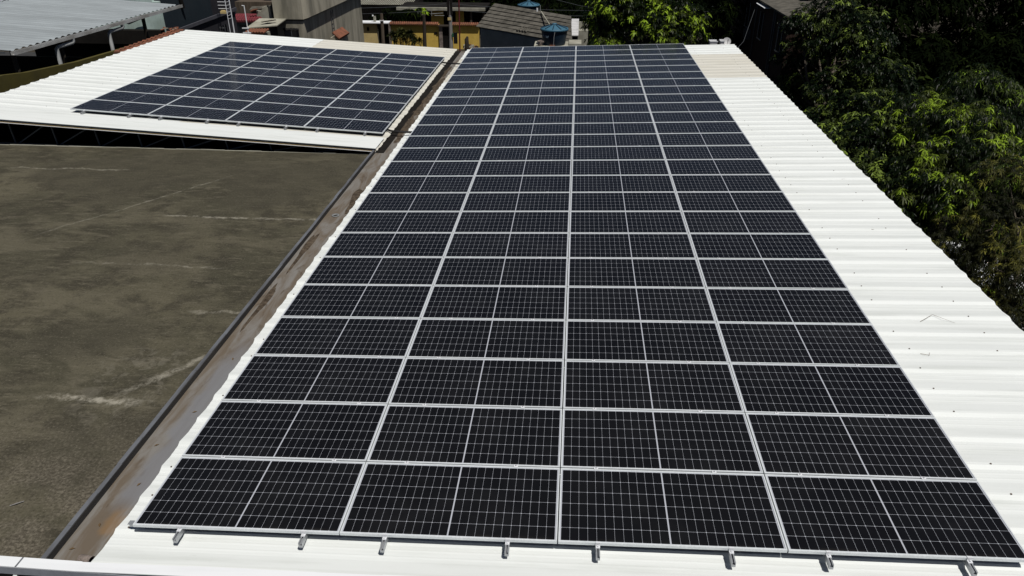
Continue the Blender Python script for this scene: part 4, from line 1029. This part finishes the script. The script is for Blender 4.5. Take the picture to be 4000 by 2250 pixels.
# dark backdrop on the right
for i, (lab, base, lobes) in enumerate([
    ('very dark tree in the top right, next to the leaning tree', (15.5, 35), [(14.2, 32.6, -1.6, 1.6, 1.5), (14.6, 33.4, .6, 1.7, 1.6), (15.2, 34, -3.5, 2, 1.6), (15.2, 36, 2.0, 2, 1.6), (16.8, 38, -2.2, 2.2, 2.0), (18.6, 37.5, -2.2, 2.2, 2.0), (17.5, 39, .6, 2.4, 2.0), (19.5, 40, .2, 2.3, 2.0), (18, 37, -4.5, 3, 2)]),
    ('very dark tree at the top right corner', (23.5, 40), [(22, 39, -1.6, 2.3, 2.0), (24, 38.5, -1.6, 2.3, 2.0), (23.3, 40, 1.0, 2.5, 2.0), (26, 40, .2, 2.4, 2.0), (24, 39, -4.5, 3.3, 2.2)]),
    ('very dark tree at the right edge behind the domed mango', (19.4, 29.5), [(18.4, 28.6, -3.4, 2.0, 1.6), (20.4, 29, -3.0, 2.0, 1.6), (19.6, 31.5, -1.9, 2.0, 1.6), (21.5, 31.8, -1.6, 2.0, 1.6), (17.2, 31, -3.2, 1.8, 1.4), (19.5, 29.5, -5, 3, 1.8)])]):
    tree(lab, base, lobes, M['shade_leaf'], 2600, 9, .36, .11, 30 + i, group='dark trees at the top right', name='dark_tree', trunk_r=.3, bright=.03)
# round mango behind the far end of the array
tree('broad round mango tree with yellow-green leaves behind the far end of the array', (4, 40.5),
     [(1.6, 39.6, -.6, 1.3, 1.2), (2.6, 38.9, .1, 1.5, 1.3), (3.8, 38.2, -.6, 1.5, 1.2), (5.3, 38.8, -.1, 1.4, 1.3), (6.2, 38.8, -.9, 1.2, 1.1), (4.9, 37.4, -1.3, 1.4, 1.0), (1.8, 38.4, -1.7, 1.2, 1.0), (3.2, 40.4, 1.4, 1.7, 1.2), (5.6, 40.6, 1.5, 1.7, 1.2), (4, 39.4, -2.6, 2.8, 1.6)],
     M['mango_warm'], 3600, 9, .24, .07, 17, bright=.34, droop=.9)
tree('dark tree between the round mango and the brick house', (9.2, 45),
     [(8.3, 44, -.9, 1.3, 1.3), (9.5, 45, -.9, 1.4, 1.4), (9.0, 45.5, 1.0, 1.7, 1.4), (9.0, 44.4, -2.8, 1.8, 1.6)],
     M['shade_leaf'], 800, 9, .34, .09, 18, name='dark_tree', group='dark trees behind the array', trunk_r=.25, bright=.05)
# dark trees behind the street
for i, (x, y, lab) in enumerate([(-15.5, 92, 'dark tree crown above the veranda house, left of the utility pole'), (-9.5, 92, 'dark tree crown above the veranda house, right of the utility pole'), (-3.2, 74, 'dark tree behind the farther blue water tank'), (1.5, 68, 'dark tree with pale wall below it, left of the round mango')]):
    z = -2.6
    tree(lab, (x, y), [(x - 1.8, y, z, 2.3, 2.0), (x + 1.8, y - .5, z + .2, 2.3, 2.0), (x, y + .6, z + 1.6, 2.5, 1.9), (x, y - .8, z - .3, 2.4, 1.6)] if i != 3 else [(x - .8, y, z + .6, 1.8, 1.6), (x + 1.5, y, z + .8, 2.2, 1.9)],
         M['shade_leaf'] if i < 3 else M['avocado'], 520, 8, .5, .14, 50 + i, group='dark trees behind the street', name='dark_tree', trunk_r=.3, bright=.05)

# low undergrowth covering the soil below the trees
ug = link(bpy.data.objects.new('undergrowth', None)); ug.location = (18, 30, -7.5)
tag(ug, 'dark low undergrowth covering the ground below the right-hand trees', 'undergrowth', kind='stuff')
lob = []
for i in range(10):
    for j in range(14):
        x = 8.5 + i * 3.4 + (j % 2) * 1.5; y = 8 + j * 4.6
        if 10 < x < 14.5 and 32 < y < 51: continue
        lob.append((x, y, -7.3 + .6 * random.random(), 2.3, 1.0))
for i in range(11):
    for j in range(8):
        x = -20 + i * 4.2 + (j % 2) * 2; y = 80 + j * 6.
        lob.append((x, y, -7.2, 3.2, 1.9))
for i in range(5):
    for j in range(3): lob.append((-6.5 + i * 2.6, 64.5 + j * 4, -7.2, 1.9, 1.3))
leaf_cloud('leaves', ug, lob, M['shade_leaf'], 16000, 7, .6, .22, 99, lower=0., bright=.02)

# dracaena clump in front of the yellow wall
rr = random.Random(44)
for i, (x, h, lab) in enumerate([(-17.2, -5.75, 'dracaena stems nearest the stone pier at the yellow wall'), (-16.6, -5.2, 'tallest dracaena stem left of the middle of the yellow wall'), (-16.0, -5.55, 'dense dracaena in the middle of the clump at the yellow wall'), (-15.4, -5.4, 'dracaena right of the clump at the yellow wall'), (-14.7, -6.3, 'single short dracaena beside the forked timber post')]):
    t = thing('dracaena', lab, 'plant', (x, 66.6, -7.5), 'dracaenas before the yellow wall')
    mb = MB(); heads = []
    for k in range(4 if i < 4 else 1):
        hx = x + rr.uniform(-.3, .3); hz = h - rr.uniform(0, .9) * (i < 4)
        mb.tube([(x, 66.6, -7.5), (x + (hx - x) * .5, 66.6, -7), (hx, 66.6, hz - .3)], [.05, .04, .03], 5); heads.append((hx, 66.6, hz - .3, .12, .16))
    mb.build('stem', M['darkwood'], t)
    leaf_cloud('leaves', t, heads, M['dracaena'], 14 * len(heads), 10, .52, .06, 60 + i, droop=.35, spread=1.6, lower=-.2)
fp = thing('banana_plant', 'bright green leafy plant beside the pale beam of the veranda house', 'plant', (-15.9, 73, -7.5))
mb = MB(); mb.tube([(-15.9, 73, -7.5), (-15.8, 73, -5.0)], [.1, .06], 6); mb.build('stem', M['darkwood'], fp)
leaf_cloud('leaves', fp, [(-15.8, 73, -4.7, .45, .35)], M['mango_warm'], 40, 9, .4, .14, 71, bright=.6)
leaf_t = thing('palm_shrub', 'dark arching shrub behind the dracaenas', 'plant', (-17.3, 71, -7.5))
mb = MB(); mb.tube([(-17.3, 71, -7.5), (-17.2, 71, -5.2)], [.08, .05], 6); mb.build('stem', M['darkwood'], leaf_t)
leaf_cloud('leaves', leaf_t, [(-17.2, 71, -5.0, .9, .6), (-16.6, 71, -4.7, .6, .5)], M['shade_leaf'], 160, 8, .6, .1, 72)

# white-roofed low shed glimpsed through the right-hand trees
ws = thing('low_white_shed', 'low white-roofed shed glimpsed through gaps in the right-hand trees', 'shed', (12, 15, -7.5))
mb = MB(); mb.box(9.2, 15.5, 11.5, 19.5, -5.02, -4.95); mb.build('roof', M['white_metal'], ws)
mb = MB(); mb.box(9.4, 15.3, 11.7, 19.3, -7.5, -5.03); mb.build('wall', M['plaster'], ws)
# boundary backdrop far behind left
hb = thing('far_dark_house', 'large dark two-storey house closing the view behind the canopy', 'house', (-33, 60, -7.5))
mb = MB(); mb.box(-45, -21.8, 58.5, 66, -7.5, 1.5); mb.build('wall', M['dark_paint'], hb)
mb = MB(); mb.hexa([(-45.3, 58.0, 1.5), (-21.5, 58.0, 1.5), (-21.5, 66.5, 1.5), (-45.3, 66.5, 1.5), (-44, 61, 2.8), (-23, 61, 2.8), (-23, 63, 2.8), (-44, 63, 2.8)]); mb.build('roof', M['fibre'], hb)

# ------------------------------------------------------------------ light
sv = Vector((.30, -.32, 1.0)).normalized()
sun = bpy.data.lights.new('sun', 'SUN'); sun.energy = 5.0; sun.angle = math.radians(.53); sun.color = (1.0, .965, .91)
so = link(bpy.data.objects.new('sun', sun)); so.rotation_euler = sv.to_track_quat('Z', 'Y').to_euler()
W = bpy.data.worlds.new('World'); S.world = W; W.use_nodes = True
nt = W.node_tree; bg = nt.nodes['Background']
sky = nt.nodes.new('ShaderNodeTexSky'); sky.sky_type = 'NISHITA'; sky.sun_disc = False
sky.sun_elevation = math.asin(sv.z); sky.sun_rotation = math.atan2(sv.x, sv.y)
sky.altitude = 50; sky.air_density = .5; sky.dust_density = .9; sky.ozone_density = 1.0
nt.links.new(sky.outputs[0], bg.inputs[0]); bg.inputs[1].default_value = .05

# ------------------------------------------------------------------ camera
cam = bpy.data.cameras.new('camera'); cam.sensor_width = 36; cam.lens = 36 * 2886.19 / 4000; cam.clip_start = .05; cam.clip_end = 2000
co = link(bpy.data.objects.new('camera', cam))
right = Vector((0.996553, 0.0829584, 0)); down = Vector((0.0391235, -0.4699787, -0.8818103)); fwd = Vector((-0.0731536, 0.8787707, -0.4716043))
mw = Matrix((( right.x, -down.x, -fwd.x, -0.01438), (right.y, -down.y, -fwd.y, -5.47220), (right.z, -down.z, -fwd.z, 5.87149), (0, 0, 0, 1)))
co.matrix_world = mw
S.camera = co

S.render.engine = 'CYCLES'
S.cycles.max_bounces = 6; S.cycles.diffuse_bounces = 1; S.cycles.glossy_bounces = 3; S.cycles.transmission_bounces = 3
S.cycles.use_denoising = True
S.view_settings.view_transform = 'Standard'; S.view_settings.look = 'None'; S.view_settings.gamma = 1; S.view_settings.exposure = -.50
S.view_settings.use_curve_mapping = False
